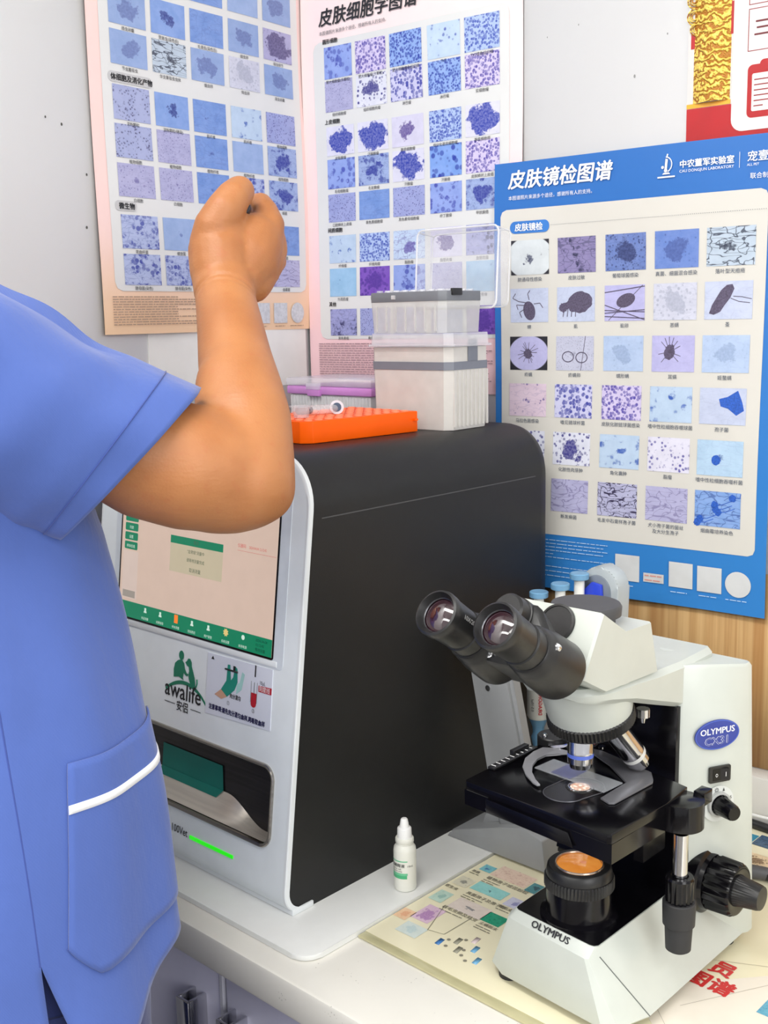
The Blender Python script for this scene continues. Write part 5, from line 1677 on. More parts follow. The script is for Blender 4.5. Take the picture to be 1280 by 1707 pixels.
# specimen holder and slide
b = MB(MM)
arcp = [(-0.079, 0.052), (-0.080, 0.038), (-0.076, 0.018), (-0.066, 0.000), (-0.052, -0.014), (-0.036, -0.0245), (-0.030, -0.0265), (-0.0280, -0.0240), (-0.0375, -0.0180), (-0.0510, -0.0060), (-0.0605, 0.0080), (-0.0660, 0.0240), (-0.0655, 0.0380), (-0.0560, 0.0500), (-0.0500, 0.0560), (-0.0540, 0.0610), (-0.066, 0.060)]
b.prism(arcp, SZ + 0.0016, SZ + 0.0036, bev=0.0005)
hd = b.build('specimen_holder', GREY_METAL, stg)
b = MB(MM)
lp = [(0.0285, -0.0105), (0.0400, -0.0150), (0.0440, -0.0120), (0.0470, 0.050), (0.0440, 0.056), (0.034, 0.070), (-0.030, 0.086), (-0.070, 0.080), (-0.070, 0.072), (-0.032, 0.074), (-0.006, 0.060), (0.0290, 0.0345), (0.0285, 0.004)]
b.prism(lp, SZ + 0.0004, SZ + 0.0022, bev=0.0005)
b.build('holder_plate', pm('plate_dark_grey', (126, 126, 131), 0.3, 0.35, var=0.05), hd)
b = MB(MM); b.lathe([(0, 0.0100), (0.002, 0.0100), (0.0024, 0.0090)], (-0.071, 0.067, SZ + 0.0022), seg=28); b.build('pivot_disc', CHROME, hd)
b = MB(MM); b.lathe([(0, 0.0026), (0.010, 0.0026), (0.011, 0.0018)], (-0.086, 0.066, SZ + 0.001), seg=14); b.lathe([(0, 0.003), (0.002, 0.003)], (-0.036, 0.093, SZ + 0.001), seg=14); b.build('holder_screws', CHROME, hd)
b = MB(Matrix.Translation(O + V((-0.0135, 0.0165, SZ + 0.0026))) @ Matrix.Rotation(radians(-4), 4, 'Z')); b.box(-0.0405, 0.0405, -0.0145, 0.0145, 0, 0.0011)
sl = thing('glass_slide', 'clear glass slide held on the microscope stage', 'slide', O + V((-0.0135, 0.0165, SZ + 0.0026)))
b.build('glass', clear_mat('slide_glass', (236, 240, 246), 0.24, 0.05), sl)
b = MB(Matrix.Translation(O + V((-0.0135, 0.0165, SZ + 0.00395))) @ Matrix.Rotation(radians(-4), 4, 'Z')); b.box(-0.022, 0.001, -0.013, 0.013, -0.0002, 0.0)
b.build('stain_smear', clear_mat('blue_smear', (110, 116, 190), 0.3, 0.2), sl)
# stage drive on the right
b = MB(MM)
b.prism(circ(0.0835, 0.041, 0.0185, 0.0200, 20, -95, 95) + [(0.0735, 0.0610), (0.0735, 0.0190)], SZ - 0.026, SZ - 0.001, bev=0.001)
b.box(0.083, 0.094, 0.060, 0.076, SZ - 0.012, SZ + 0.001, bev=0.0008)
dr = b.build('stage_drive', BLACK_GLOSS, ms)
PX, PY = 0.0885, 0.0285
b = MB(MM); b.lathe([(0.125, 0.0068), (0.1725, 0.0068)], (PX, PY, 0), seg=28); b.build('drive_shaft', CHROME, dr)
b = MB(MM); b.lathe([(0.1075, 0.0125), (0.1255, 0.0128), (0.1295, 0.0128), (0.1315, 0.0118), (0.1315, 0.0080), (0.130, 0.0068)], (PX, PY, 0), seg=36, knurl={0: 0.09, 1: 0.09}); b.build('upper_drive_knob', BLACK_GLOSS, dr)
b = MB(MM); b.lathe([(0.0835, 0.0125), (0.0850, 0.0145), (0.1020, 0.0150), (0.1065, 0.0150), (0.1075, 0.0140)], (PX, PY, 0), seg=44); b.build('drive_grip', BLACK_RUBBER, dr)
b = MB(MM); b.lathe([(0.0590, 0.0095), (0.0605, 0.0115), (0.0810, 0.0125), (0.0835, 0.0120)], (PX, PY, 0), seg=44, knurl={2: 0.03}); b.build('lower_drive_knob', BLACK_RUBBER, dr)
b = MB(MM); b.prism([(0.040, 0.030), (0.050, 0.030), (0.050, 0.070), (0.040, 0.070)], 0.130, SZ - 0.024); b.build('stage_bracket', BLACK_GLOSS, stg)
# head
b = MB(MM)
HP = [(-0.070, 0.331), (-0.039, 0.3835), (-0.002, 0.3600), (0.042, 0.3585), (0.056, 0.308), (-0.034, 0.3115)]


def hrow(x, k):
    cy, cz = -0.008, 0.343
    return [(x, cy + (y - cy) * k, cz + (z - cz) * k) for y, z in HP]


b.loft([hrow(-0.0455, 0.965), hrow(-0.043, 1.0), hrow(0.0445, 1.0), hrow(0.047, 0.965)])
head = b.build('head', WHITE_PLASTIC, ms, angle=30)
b = MB(MM); b.lathe([(0.306, 0.0340), (0.313, 0.0340)], (0, 0.008, 0), seg=40); b.build('head_neck', WHITE_PLASTIC, head)
b = MB(MM); b.lathe([(0.350, 0.0275), (0.3655, 0.0265), (0.3660, 0.0320), (0.3735, 0.0325), (0.3760, 0.0310), (0.3762, 0.001)], (0, 0.006, 0), seg=56)
cpp = b.build('port_cap', pm('cap_charcoal', (66, 66, 68), 0.5, var=0.06), ms)
b = MB(MM); b.lathe([(0, 0.0042), (0.003, 0.0042), (0.0032, 0.0022), (0.0015, 0.0018)], (0.0205, -0.0115, 0.3585), (0.76, -0.64, 0), 20); b.build('set_screw', CHROME, cpp)
# binocular tube
AX = V((0, 0.83, -0.557)).normalized()
BT = []
UPV = V((1, 0, 0)).cross(AX).normalized()
for sx in (-1, 1):
    p = V((0.0300 * sx, -0.1665, 0.3976))
    b = MB(MM)
    b.lathe([(0.004, 0.0150), (0.0005, 0.0164), (-0.002, 0.0178), (-0.001, 0.0196), (0.002, 0.0202), (0.008, 0.0198), (0.010, 0.0190), (0.034, 0.0180), (0.035, 0.0172), (0.037, 0.0172), (0.038, 0.0186), (0.050, 0.0188), (0.051, 0.0176), (0.056, 0.0172)], p, AX, seg=56, cap0=False)
    e = b.build('eyepiece', BLACK_SATIN, ms)
    b = MB(MM); b.lathe([(0.0036, 0.0154), (0.0043, 0.0146), (0.0047, 0.0143)], p, AX, 48, cap0=False, cap1=False); b.build('lens_bezel', pm('bezel_metal', (96, 96, 100), 0.25, 0.8), e)
    m = bpy.data.materials.get('eyepiece_glass')
    if m is None:
        m = pm('eyepiece_glass', (46, 22, 30), 0.04, var=0.2, coat=1.0, spec=0.8)
    b = MB(MM); b.lathe([(0.0058, 0.0146), (0.0030, 0.0100), (0.0018, 0.0050), (0.0016, 0.0003)], p, AX, 40, cap0=False); b.build('eye_lens', m, e)
    b = MB(MM)
    b.lathe([(0.050, 0.0195), (0.052, 0.0210), (0.058, 0.0212), (0.060, 0.0224), (0.066, 0.0230), (0.074, 0.0248), (0.100, 0.0262), (0.1035, 0.0255), (0.105, 0.022)], p, AX, 56)
    tubep = b.build('tube_housing', BLACK_SATIN, ms)
    b = MB(MM)
    for sgn in ((1, -1)):
        pp = p + AX * 0.060 + V((sgn * 0.0200, 0, 0)) + UPV * (0.0085 if sgn * sx > 0 else -0.010)
        b.lathe([(-0.002, 0.0032), (0.0015, 0.0032), (0.002, 0.0016)], pp, -AX, 14)
    b.build('tube_screws', CHROME, tubep)
    if sx == -1:
        TT = MM @ frame(p + AX * 0.012, AX, (0, 0, 1))
        nb = MB(MM @ frame(p, AX, -UPV))
        nb.text('10X/20', 0.011, -0.004, 0.0058, 0.0)
        Mi = nb.M.inverted()
        for v in nb.bm.verts:
            l = Mi @ v.co
            a = radians(200) + l.y / 0.0200
            r_ = 0.0203 - (l.x - 0.010) * 0.05
            v.co = MM @ (p + AX * l.x + V((1, 0, 0)) * (r_ * cos(a) * -1) + UPV * r_ * sin(a) * -1)
        nb.build('eyepiece_lettering', pm('grey_white_print', (190, 190, 190), 0.5), e, angle=0)
# bridge between the tubes and the hub against the head
b = MB(MM)
pc_ = V((0, -0.1665, 0.3976))
def bridge_ring(tt, k, top):
    P = [(-0.044, -0.017), (0.044, -0.017), (0.050, -0.006), (0.048, 0.008), (0.021, top - 0.003), (0.015, top), (-0.015, top), (-0.021, top - 0.003), (-0.048, 0.008), (-0.050, -0.006)]
    return [pc_ + AX * tt + V((x * k, 0, 0)) + UPV * (y * k) for x, y in P]


b.loft([bridge_ring(0.062, 0.88, 0.040), bridge_ring(0.066, 0.97, 0.0425), bridge_ring(0.085, 1.0, 0.036), bridge_ring(0.106, 1.0, 0.028), bridge_ring(0.110, 0.94, 0.025)])
HT, HU = 0.046, 0.0275
br_ = b.build('binocular_bridge', BLACK_SATIN, ms)
b = MB(MM); b.lathe([(HT, 0.0130), (HT + 0.002, 0.0150), (HT + 0.014, 0.0155), (HT + 0.0145, 0.0166), (HT + 0.028, 0.0166)], pc_ + UPV * HU, AX, 56)
b.build('hinge_hub', BLACK_SATIN, br_)
b = MB(MM); b.lathe([(0, 0.0175), (0.0030, 0.0175), (0.0033, 0.0155), (0.0025, 0.0150)], V((0.0060, -0.0470, 0.3690)), V((0, -0.862, 0.508)), 40); b.build('head_disc', BLACK_SATIN, head)

# ---------------------------------------------------------------- pipette stand and pipettes
STM = pm('stand_grey', (148, 150, 152), 0.45, var=0.03)
ps = thing('pipette_stand', 'grey plastic pipette stand with a leaning arm, behind the microscope', 'stand', (-0.76, 1.02, 0.8066))
XZ = Matrix(((1, 0, 0, 0), (0, 0, 1, 0), (0, 1, 0, 0), (0, 0, 0, 1)))      # local (x, z, y)
b = MB(XZ)
b.prism([(-0.815, 1.075), (-0.766, 1.075), (-0.757, 1.031), (-0.737, 0.945), (-0.712, 0.87), (-0.698, 0.808), (-0.730, 0.808), (-0.765, 0.835), (-0.784, 0.906), (-0.809, 1.029)], 1.000, 1.020, bev=0.002)
b.prism([(-0.763, 1.07), (-0.750, 1.028), (-0.731, 0.943), (-0.706, 0.868), (-0.693, 0.812), (-0.700, 0.812), (-0.714, 0.868), (-0.739, 0.945), (-0.759, 1.031), (-0.770, 1.07)], 1.004, 1.016, bev=0.001)
b.build('leaning_arm', STM, ps)
b = MB()
b.M = XZ
b.prism([(-0.838, 0.8068), (-0.832, 0.8110), (-0.829, 0.8175), (-0.757, 0.8420), (-0.722, 0.8520), (-0.695, 0.8440), (-0.690, 0.8068)], 0.987, 1.075, bev=0.0015)
b.prism([(-0.800, 0.826), (-0.760, 0.842), (-0.722, 0.853), (-0.722, 0.858), (-0.758, 0.856), (-0.795, 0.840)], 1.010, 1.070, bev=0.001)
b.build('foot', STM, ps)
b = MB(); b.lathe([(0, 0.0035), (0.001, 0.0035), (0.0012, 0.002)], (-0.782, 1.000, 1.006), (0, -1, 0), 16); b.build('screw', CHROME, ps)
b = MB(); b.prism([(-0.82, 1.02), (-0.70, 1.02), (-0.70, 1.066), (-0.82, 1.066)], 1.045, 1.060, bev=0.002); b.build('holder_plate', STM, ps)
PB = pm('pipette_blue', (112, 160, 196), 0.4, var=0.03); PWH = pm('pipette_white', (232, 232, 226), 0.35, var=0.01)


def pipette(x, y, dz, label):
    t = thing('pipette', label, 'pipette', (x, y, 0.85 + dz), group=None)
    k = (x, y, dz)
    bb = MB(); bb.lathe([(1.103, 0.0095), (1.104, 0.0115), (1.110, 0.0118), (1.111, 0.0105)], k, seg=28, knurl={1: 0.04, 2: 0.04}); bb.build('plunger_button', PB, t)
    bb = MB(); bb.lathe([(1.060, 0.0062), (1.103, 0.0062)], k, seg=22); bb.build('plunger_rod', PWH, t)
    bb = MB(); bb.lathe([(0.950, 0.0125), (0.953, 0.0140), (1.02, 0.0150), (1.058, 0.0155), (1.062, 0.012)], k, seg=30); bd_ = bb.build('barrel', PWH, t)
    bb = MB(); bb.lathe([(0.862, 0.0035), (0.905, 0.0055), (0.925, 0.0090), (0.930, 0.0070), (0.938, 0.0075), (0.949, 0.0120), (0.950, 0.0124)], k, seg=26); bb.build('nose_cone', PB, t)
    return t, bd_


p1, bd1 = pipette(-0.772, 1.088, -0.003, 'blue and white pipette beside the black analyser, lowest of the three blue buttons')
pipette(-0.745, 1.094, 0.010, 'blue and white pipette in the stand, middle one of the three blue buttons')
pipette(-0.724, 1.103, 0.024, 'blue and white pipette in the stand, nearest the grey arched holder')
nb = MB(Matrix.Translation((0, 0, 0)))
nb.mi = 0; nb.text('DRAGON', 0, 0.002, 0.0062, 0, off=0.0002)
nb.mi = 1; nb.text('LAB', 0.028, 0.002, 0.0062, 0); nb.text('0.5-10μl', 0.004, -0.007, 0.0048, 0)
for v in nb.bm.verts:
    a = radians(-62) - v.co.y / 0.015 * -1
    v.co = V((-0.772 + 0.0155 * cos(a), 1.088 + 0.0155 * sin(a), 0.955 + v.co.x))
nb.build('barrel_lettering', [pm('red_print', (196, 50, 60), 0.5), BLACK_PRINT], bd1, angle=0)
# grey arched holder with blue insert
ah = thing('tape_holder', 'rounded grey holder with a bright blue insert, behind the port cap of the microscope', 'holder', (-0.705, 1.10, 1.06))
b = MB(XZ)
b.prism([(-0.733, 1.06), (-0.681, 1.06)] + circ(-0.706, 1.118, 0.0255, 0.024, 18, 0, 180), 1.118, 1.145, bev=0.003)
b.build('shell', pm('holder_grey', (176, 184, 188), 0.4), ah)
b = MB(XZ); b.prism([(-0.726, 1.066), (-0.690, 1.066)] + circ(-0.708, 1.112, 0.0185, 0.020, 18, 0, 180), 1.1155, 1.1195, bev=0.001); b.build('recess', pm('holder_dark', (120, 128, 140), 0.5), ah)
b = MB(XZ); b.prism([(-0.728, 1.08), (-0.695, 1.08), (-0.699, 1.122), (-0.712, 1.124), (-0.726, 1.110)], 1.110, 1.115, bev=0.0008); b.build('insert', pm('insert_blue', (46, 72, 206), 0.35), ah)
b = MB(); b.box(-0.727, -0.688, 1.12, 1.143, 0.8066, 1.062); b.build('post', pm('holder_grey', (176, 184, 188)), ah)

# ---------------------------------------------------------------- cables on the right
b = MB(); b.tube([(-0.66, 1.262, 0.809), (-0.60, 1.259, 0.809), (-0.553, 1.256, 0.809), (-0.48, 1.250, 0.809), (-0.40, 1.23, 0.809), (-0.20, 1.20, 0.809)], 0.0055, 12, round_caps=True)
tag(b.build('cable', pm('cable_black', (34, 34, 36), 0.5)), 'thick black cable along the back of the worktop beside the microscope', 'cable')
b = MB(); b.tube([(-0.66, 1.236, 0.823), (-0.59, 1.247, 0.824), (-0.54, 1.253, 0.8235), (-0.44, 1.248, 0.818), (-0.24, 1.222, 0.8165)], 0.002, 8, round_caps=True)
tag(b.build('cable', pm('cable_white', (226, 226, 224), 0.4)), 'thin white cable lying against the white upstand', 'cable')
cdd = thing('power_cord', 'grey moulded power cord behind the black focus knob', 'cord', (-0.50, 1.13, 0.8042))
b = MB(); b.tube([(-0.56, 1.115, 0.813), (-0.53, 1.128, 0.8125), (-0.497, 1.141, 0.812)], [0.008, 0.0085, 0.0075], 14, round_caps=True); b.build('plug', pm('plug_grey', (84, 84, 88), 0.45), cdd)
b = MB(); b.tube([(-0.497, 1.141, 0.8115), (-0.47, 1.148, 0.811), (-0.42, 1.152, 0.8105), (-0.3, 1.15, 0.8105)], [0.0072, 0.0062, 0.0055, 0.005], 12, round_caps=True); b.build('lead', pm('cable_black', (34, 34, 36)), cdd)

# ---------------------------------------------------------------- person
pe = thing('person', 'person in a blue scrub tunic seen from the side, right forearm raised, fist closed', 'person', (-0.98, 0.42, 0))
SKIN = skin_mat()
b = MB()
b.mi = 0
T = lambda pts, r: b.tube(pts, r, 18, round_caps=True)
# trunk, neck, head
T([(-0.93, 0.43, 0.88), (-0.93, 0.435, 0.95), (-0.955, 0.44, 1.05), (-0.985, 0.44, 1.2), (-1.01, 0.43, 1.34), (-1.03, 0.42, 1.44)], [0.11, 0.115, 0.115, 0.115, 0.11, 0.08])
T([(-0.87, 0.43, 0.90), (-0.89, 0.435, 1.05), (-0.93, 0.44, 1.25), (-0.95, 0.43, 1.38)], [0.09, 0.09, 0.09, 0.07])
T([(-0.99, 0.43, 0.90), (-1.02, 0.435, 1.05), (-1.06, 0.43, 1.25), (-1.10, 0.42, 1.38)], [0.09, 0.09, 0.09, 0.07])
T([(-0.93, 0.425, 1.400), (-1.04, 0.41, 1.440), (-1.13, 0.40, 1.405)], [0.045, 0.05, 0.045])
T([(-1.045, 0.41, 1.44), (-1.055, 0.415, 1.56)], [0.062, 0.056])
b.ball((-1.058, 0.420, 1.660), (0.076, 0.094, 0.112), 24, 16)
b.ball((-1.058, 0.458, 1.605), (0.050, 0.052, 0.055))
T([(-1.058, 0.512, 1.672), (-1.058, 0.524, 1.645)], [0.009, 0.013])
for sx in (-1, 1):
    b.ball((-1.058 + sx * 0.078, 0.412, 1.652), (0.010, 0.020, 0.032), 12, 8)
T([(-1.080, 0.506, 1.612), (-1.036, 0.506, 1.612)], 0.007)
# legs
for x in (-0.845, -1.01):
    T([(x, 0.43, 0.84), (x - 0.005, 0.43, 0.45), (x - 0.01, 0.41, 0.10)], [0.088, 0.060, 0.042])
    T([(x - 0.01, 0.40, 0.07), (x - 0.01, 0.52, 0.055)], [0.042, 0.032])
# left arm, bent forward over the worktop edge
T([(-1.12, 0.41, 1.405), (-1.15, 0.43, 1.25), (-1.145, 0.47, 1.10)], [0.048, 0.044, 0.036])
T([(-1.145, 0.47, 1.10), (-1.11, 0.54, 1.07), (-1.07, 0.60, 1.04)], [0.037, 0.033, 0.026])
b.ball((-1.045, 0.625, 1.015), (0.040, 0.030, 0.024))
for k in range(4):
    x = -1.030 - k * 0.0165
    dl = 0.006 if k in (1, 2) else 0.0
    T([(x, 0.640, 1.010), (x + 0.004, 0.668 + dl, 1.000), (x + 0.004, 0.678 + dl, 0.978), (x + 0.002, 0.668 + dl, 0.962)], [0.0100, 0.0092, 0.0085, 0.0078])
T([(-1.018, 0.615, 1.020), (-1.000, 0.640, 1.005), (-0.998, 0.660, 0.990)], [0.0125, 0.011, 0.009])


# right arm: points given by where they lie in space
def P3(x, y, d):
    return V((0, 0, 1.44)) + (FW + RT * ((x - 640) / 1860.35) - UP * ((y - 853.5) / 1860.35)) * d


def arm_chain(rows_):
    T([P3(x, y, d) for x, y, d, r in rows_], [r * d / 1860.35 for x, y, d, r in rows_])


arm_chain([(-60, 600, 0.93, 90), (60, 660, 0.95, 98), (160, 715, 0.97, 102), (245, 762, 0.985, 106), (320, 780, 0.995, 108), (372, 793, 1.005, 98), (402, 805, 1.01, 84)])
arm_chain([(360, 805, 1.005, 88), (412, 812, 1.01, 80), (432, 815, 1.015, 62)])
arm_chain([(408, 800, 1.01, 86), (414, 760, 1.015, 78), (411, 700, 1.035, 76), (402, 650, 1.06, 70), (392, 600, 1.09, 63), (386, 560, 1.11, 58), (377, 505, 1.145, 52), (372, 468, 1.165, 52)])
arm_chain([(385, 700, 1.03, 62), (380, 640, 1.055, 56)])
# fist: heel of the hand, back of the hand, thumb mound
arm_chain([(368, 452, 1.165, 52), (366, 420, 1.170, 53), (370, 398, 1.176, 48)])
arm_chain([(392, 462, 1.175, 47), (416, 430, 1.186, 52), (424, 404, 1.194, 49)])
arm_chain([(418, 468, 1.190, 38), (436, 434, 1.202, 39), (444, 404, 1.206, 34)])
# thumb
arm_chain([(350, 408, 1.165, 35), (358, 378, 1.160, 35), (376, 348, 1.160, 32), (390, 328, 1.166, 29), (399, 319, 1.176, 26)])
arm_chain([(380, 374, 1.168, 29), (388, 356, 1.172, 24)])
# index finger and the three curled behind it
arm_chain([(440, 396, 1.194, 33), (448, 372, 1.200, 27), (442, 351, 1.208, 21), (435, 339, 1.220, 18), (428, 338, 1.236, 16), (418, 344, 1.252, 14)])
arm_chain([(456, 418, 1.208, 24), (460, 408, 1.216, 19), (456, 384, 1.246, 16), (432, 378, 1.268, 14)])
arm_chain([(458, 436, 1.220, 20), (456, 412, 1.246, 16), (446, 402, 1.268, 14), (424, 402, 1.274, 13)])
arm_chain([(448, 456, 1.226, 19), (446, 432, 1.256, 15), (436, 426, 1.272, 13), (414, 426, 1.276, 12)])
# creases: a fold of flesh at the wrist and at the elbow
tmp = b.build('body_shape', SKIN, None)
md = tmp.modifiers.new('r', 'REMESH'); md.mode = 'VOXEL'; md.voxel_size = 0.0027; md.use_smooth_shade = True
dg = bpy.context.evaluated_depsgraph_get()
me = bpy.data.meshes.new_from_object(tmp.evaluated_get(dg), depsgraph=dg)
bpy.data.objects.remove(tmp)
tmp = bpy.data.objects.new('body_shape', me); C.objects.link(tmp)
WR = P3(372, 470, 1.165); WA = (P3(385, 420, 1.18) - P3(378, 520, 1.14)).normalized()
vg = tmp.vertex_groups.new(name='soft')
for v in me.vertices:
    t_ = (v.co - WR).dot(WA)
    vg.add([v.index], 1.0 if v.co.z < 1.40 else max(0.0, min(1.0, (0.0 - t_) / 0.03)), 'REPLACE')
s1 = tmp.modifiers.new('s1', 'SMOOTH'); s1.factor = 0.5; s1.iterations = 4
s2 = tmp.modifiers.new('s2', 'SMOOTH'); s2.factor = 0.5; s2.iterations = 60; s2.vertex_group = 'soft'
dg = bpy.context.evaluated_depsgraph_get()
me = bpy.data.meshes.new_from_object(tmp.evaluated_get(dg), depsgraph=dg)
bpy.data.objects.remove(tmp)
# flexion creases at the wrist and thumb joint
CR = [(P3(372, 462, 1.13), WA, 0.075, 0.0016, 0.0022, 6.0), (P3(372, 476, 1.13), WA, 0.075, 0.0008, 0.0018, 6.0),
      (P3(372, 379, 1.13), (P3(392, 330, 1.17) - P3(356, 392, 1.165)).normalized(), 0.022, 0.0008, 0.0014, 0.0), (P3(368, 386, 1.13), (P3(392, 330, 1.17) - P3(356, 392, 1.165)).normalized(), 0.020, 0.0006, 0.0012, 0.0)]
for v in me.vertices:
    if v.co.z < 1.40:
        continue
    for p_, ax_, rad_, dep_, wid_, bow_ in CR:
        d_ = v.co - p_
        h_ = d_.dot(ax_)
        lat = d_ - ax_ * h_
        if lat.length > rad_:
            continue
        h_ += bow_ * lat.dot(RT) ** 2
        k_ = math.exp(-(h_ / wid_) ** 2) * min(1, (rad_ - lat.length) / 0.012)
        if k_ > 0.02:
            v.co -= v.normal * dep_ * k_
for p in me.polygons:
    p.use_smooth = True
me.transform(world_m(pe).inverted())
body = bpy.data.objects.new('body', me); C.objects.link(body); body.parent = pe
me.materials.clear(); me.materials.append(SKIN)
# face and hair
b = MB()
for sx in (-1, 1):
    b.ball((-1.058 + sx * 0.032, 0.500, 1.672), (0.013, 0.010, 0.007), 12, 8)
b.build('eyes', pm('eye_dark', (40, 30, 26), 0.2), pe)
b = MB(); R_ = []
for i in range(1, 10):
    th = pi * 0.56 * i / 9
    R_.append([(-1.058 + 0.084 * sin(th) * cos(2 * pi * k / 28), 0.412 + 0.098 * sin(th) * sin(2 * pi * k / 28) * (0.86 if sin(2 * pi * k / 28) > 0 and i > 6 else 1), 1.668 + 0.118 * cos(th)) for k in range(28)])
b.loft(R_, True, True, False); b.build('hair', pm('hair_black', (24, 20, 20), 0.5, var=0.3, scale=120), pe)
# trousers and shoes
NAVY = cloth_mat('navy_cloth', (44, 56, 112))
b = MB()
for x in (-0.845, -1.01):
    b.tube([(x, 0.43, 0.90), (x - 0.002, 0.43, 0.70), (x - 0.005, 0.43, 0.45), (x - 0.01, 0.415, 0.09)], [0.105, 0.098, 0.085, 0.075], 24)
b.loft([[(-0.928 + kx * cos(a), 0.43 + ky * sin(a), z) for a in [2 * pi * i / 32 for i in range(32)]] for z, kx, ky in ((0.74, 0.13, 0.085), (0.78, 0.185, 0.115), (0.86, 0.19, 0.125), (0.97, 0.18, 0.125))])
b.build('trousers', NAVY, pe)
for x in (-0.855, -1.02):
    b = MB(); b.loft([[(x + 0.05 * k * cos(a), 0.455 + 0.125 * k * sin(a), z) for a in [2 * pi * i / 24 for i in range(24)]] for z, k in ((0.0, 0.97), (0.02, 1.0), (0.06, 0.92), (0.095, 0.6))])
    b.build('shoe', pm('shoe_white', (226, 226, 224), 0.5), pe)

# tunic
SCRUB = cloth_mat('scrub_cloth', (71, 96, 167))
SLITA = radians(-15)
rz = [(1.505, -1.045, 0.410, 0.080, 0.075), (1.48, -1.04, 0.412, 0.125, 0.095), (1.44, -1.03, 0.420, 0.165, 0.115), (1.38, -1.02, 0.43, 0.160, 0.128), (1.32, -1.012, 0.437, 0.170, 0.137), (1.25, -1.006, 0.444, 0.178, 0.144),
      (1.15, -0.979, 0.44, 0.190, 0.140), (1.05, -0.955, 0.435, 0.195, 0.143), (0.95, -0.931, 0.43, 0.200, 0.147), (0.88, -0.919, 0.43, 0.205, 0.150), (0.80, -0.914, 0.43, 0.207, 0.152), (0.74, -0.914, 0.43, 0.209, 0.153)]


def ring_at(z):
    for a, c in zip(rz, rz[1:]):
        if a[0] >= z >= c[0]:
            t_ = (a[0] - z) / (a[0] - c[0])
            return [a[i] + (c[i] - a[i]) * t_ for i in range(1, 5)]
    return list(rz[0][1:]) if z > rz[0][0] else list(rz[-1][1:])


def hem(a):
    """height of the hem round the body; lifted in front"""
    d = (a - radians(40) + pi) % (2 * pi) - pi
    return 0.80 + 0.115 * math.exp(-(d / 0.9) ** 2)


from mathutils import noise as mnoise


def crumple(p):
    """soft wrinkles of the cloth at a point of the body"""
    return 0.0085 * mnoise.noise(V((p.x * 6, p.y * 6, p.z * 4.5))) + 0.0045 * mnoise.noise(V((p.x * 15 + 3, p.y * 15, p.z * 9 + p.x * 8)))


def tunic(a, s, off=0.0):
    """point of the tunic at angle a, s from 0 (neck) to 1 (hem)"""
    z = 1.505 + (hem(a) - 1.505) * s
    cx, cy, rx, ry = ring_at(z)
    c_, s_ = cos(a), sin(a)
    e = 2 / 2.3
    low = max(0, min(1, (1.35 - z) / 0.5))
    fold = 0.0045 * low * (sin(7 * a + 3 * z) + 0.7 * sin(11 * a - 7 * z + 1.0)) + 0.004 * max(0, 1 - abs(z - 1.22) / 0.2) * sin(24 * z + 5 * a)
    x = (rx + fold + off) * math.copysign(abs(c_) ** e, c_)
    y = (ry + fold + off) * math.copysign(abs(s_) ** e, s_)
    q_ = V((cx + x, cy + y, z))
    k_ = crumple(q_)
    return q_ + V((c_, s_, 0)) * k_


NA, NS = 150, 90
b = MB()
rings = []
SLS = (1.505 - 0.955) / (1.505 - hem(SLITA))
for j in range(NS + 1):
    s = j / NS
    gap = max(0.0, (s - SLS)) * 0.85
    r_ = []
    for i in range(NA + 1):
        f_ = i / NA
        a = SLITA + 2 * pi * f_
        a += gap * math.exp(-f_ * 16) * 1.1 - gap * 0.12 * math.exp(-(1 - f_) * 16)
        r_.append(tunic(a, s))
    rings.append(r_)
b.loft(rings, closed=False, cap0=False, cap1=False)
tn = b.build('tunic', SCRUB, pe, angle=0, weld=True)
sol = tn.modifiers.new('cloth', 'SOLIDIFY'); sol.thickness = 0.0016; sol.offset = -1
# side seam, hem line and pocket
STITCH = cloth_mat('stitch_blue', (54, 74, 146))
b = MB(); b.tube([tunic(SLITA - 0.004, s, 0.0008) for s in [0.16 + (SLS - 0.16) * i / 40 for i in range(41)]], 0.0012, 6); b.build('side_seam', STITCH, tn)
b = MB()
for dz in (0.022,):
    b.tube([tunic(SLITA + 0.1 + 2.6 * i / 60, 1 - dz / 0.7, 0.0006) for i in range(61)], 0.0005, 5)
b.build('hem_stitch', STITCH, tn)
# pocket: angle and height of its corners
PA0, PA1 = radians(0), radians(47)


def pk_top(f):
    return 1.094 + 0.004 * f - 0.004 * sin(pi * f)


def pk_left(z):
    """the pocket's rear edge leans back towards the hem"""
    return PA0 - radians(7.5) * min(1, max(0, (1.094 - z) / 0.14))


def on_tunic(a, z, off):
    return tunic(a, (1.505 - z) / (1.505 - hem(a)), off)


b = MB(); rows_ = []
for j in range(25):
    t_ = j / 24
    rr = []
    for i in range(31):
        f = i / 30
        zb_ = 0.932 + 0.028 * max(0, 1 - f / 0.14) + 0.016 * max(0, (f - 0.14) / 0.86)
        zt_ = pk_top(f)
        z = zt_ + (zb_ - zt_) * t_
        a0 = pk_left(z)
        rr.append(on_tunic(a0 + (PA1 - a0) * f, z, 0.0024))
    rows_.append(rr)
b.loft(rows_, closed=False, cap0=False, cap1=False)
pkt = b.build('pocket', SCRUB, tn, angle=0)
sol = pkt.modifiers.new('cloth', 'SOLIDIFY'); sol.thickness = 0.0018; sol.offset = -1
b = MB(); rows_ = []
for dz in (0.0295, 0.0360):
    rr = []
    for i in range(41):
        f = i / 40
        z = pk_top(f) - dz
        a0 = pk_left(z)
        rr.append(on_tunic(a0 + (PA1 - a0) * f, z, 0.0048))
    rows_.append(rr)
b.loft(rows_, closed=False, cap0=False, cap1=False)
tr = b.build('pocket_piping', cloth_mat('white_piping', (238, 238, 240)), pkt, angle=0)
sol = tr.modifiers.new('cloth', 'SOLIDIFY'); sol.thickness = 0.0014; sol.offset = 1
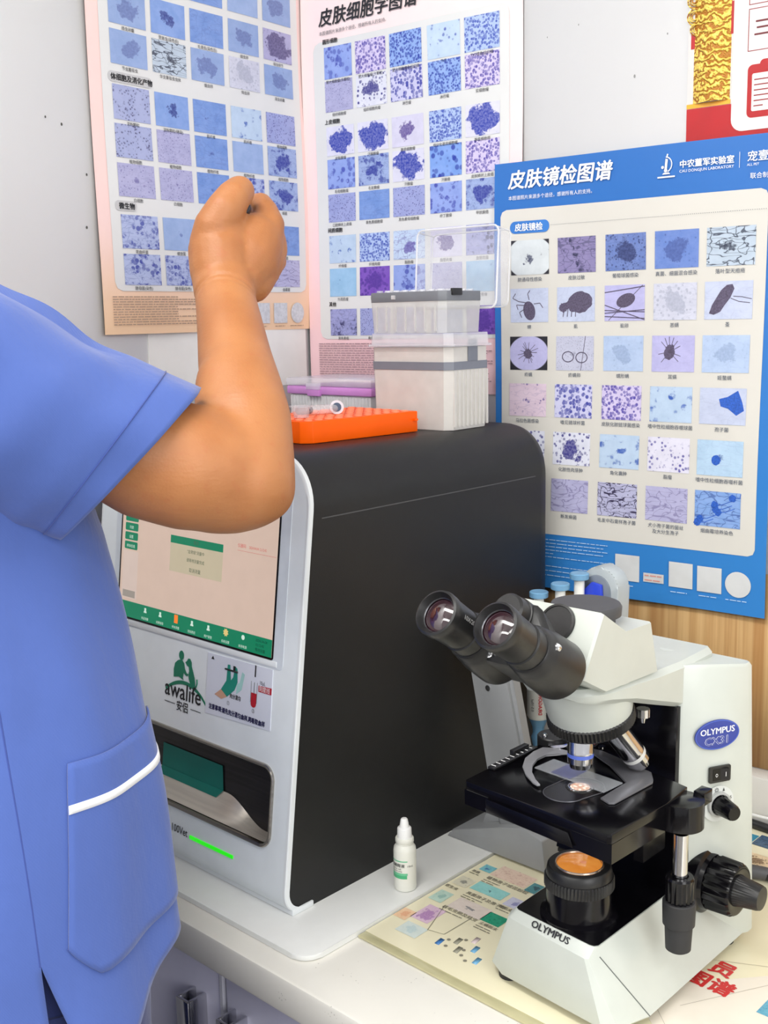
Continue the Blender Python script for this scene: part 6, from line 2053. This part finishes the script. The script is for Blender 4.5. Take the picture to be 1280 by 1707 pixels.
b = MB()
b.tube([on_tunic(pk_left(z) + 0.004, z, 0.0030) for z in [1.056 - 0.094 * i / 12 for i in range(13)]], 0.0006, 5)
b.tube([on_tunic(pk_left(0.955) + (PA1 - pk_left(0.955)) * f, 0.9335 + 0.028 * max(0, 1 - f / 0.14) + 0.016 * max(0, (f - 0.14) / 0.86), 0.0030) for f in [i / 40 for i in range(41)]], 0.0006, 5)
b.build('pocket_stitch', STITCH, pkt)
# right sleeve
ctop, cbot = P3(333, 648, 0.995), P3(95, 905, 0.955)
cc = (ctop + cbot) / 2
ma = (ctop - cbot) / 2
sh = V((-0.908, 0.416, 1.392))
axs = (cc - sh).normalized()
mi_ = axs.cross(ma).normalized() * 0.066
b = MB(); R_ = []
NSL = 44
sa = V((0.02, -0.02, 0.116)); sb_ = V((0.052, -0.062, -0.01)) * 1.3
for j in range(NSL + 1):
    t_ = j / NSL
    c_ = sh + (cc - sh) * t_
    A_ = sa + (ma - sa) * (t_ ** 0.8); B_ = sb_ + (mi_ * (1 if mi_.dot(sb_) > 0 else -1) - sb_) * t_
    r_ = []
    for i in range(96):
        a = 2 * pi * i / 96
        w = 1 + 0.030 * sin(3 * a + 5 * t_) * sin(pi * min(1, t_ * 1.1)) + 0.022 * sin(6 * t_ * pi + 3 * a) * (1 - t_) * t_ * 3 + 0.012 * sin(9 * a - 4 * t_) * t_
        d_ = A_ * cos(a) + B_ * sin(a)
        q_ = c_ + d_ * w
        r_.append(q_ + d_.normalized() * ((crumple(V((q_.x * 0.8, q_.y * 1.3, q_.z * 2.2))) * 1.9 + 0.007 * sin(2.4 * a - 5.0 * t_ + 1.0) * sin(pi * t_)) * (1 - 0.75 * t_)))
    R_.append(r_)
b.loft(R_, True, False, False)
sv = b.build('sleeve', SCRUB, pe, angle=0)
sol = sv.modifiers.new('cloth', 'SOLIDIFY'); sol.thickness = 0.0022; sol.offset = -1
CUFF = R_
b = MB(); b.tube([p + (p - cc).normalized() * 0.0006 for p in R_[-7] + [R_[-7][0]]], 0.0006, 5); b.build('cuff_stitch', STITCH, sv)
# left sleeve
b = MB(); b.lathe([(-0.03, 0.04), (0, 0.068), (0.10, 0.072), (0.22, 0.068)], (-1.125, 0.41, 1.425), (-0.12, 0.12, -1), 32, cap0=True, cap1=False); b.build('sleeve', SCRUB, pe)

# small dark tube pinched in the fist
pt = thing('sample_tube', 'tiny dark tube pinched between thumb and forefinger of the raised fist', 'tube', P3(410, 346, 1.19))
b = MB(); b.tube([P3(409, 349, 1.176), P3(404, 338, 1.215), P3(402, 333, 1.235)], [0.0055, 0.0055, 0.005], 14, round_caps=True); b.build('barrel', pm('tube_grey', (74, 84, 100), 0.3), pt)
b = MB(); b.lathe([(0, 0.0062), (0.008, 0.0062)], P3(409, 349, 1.176), FW * -1, 18); b.build('stopper', pm('stopper_dark', (44, 48, 60), 0.5), pt)
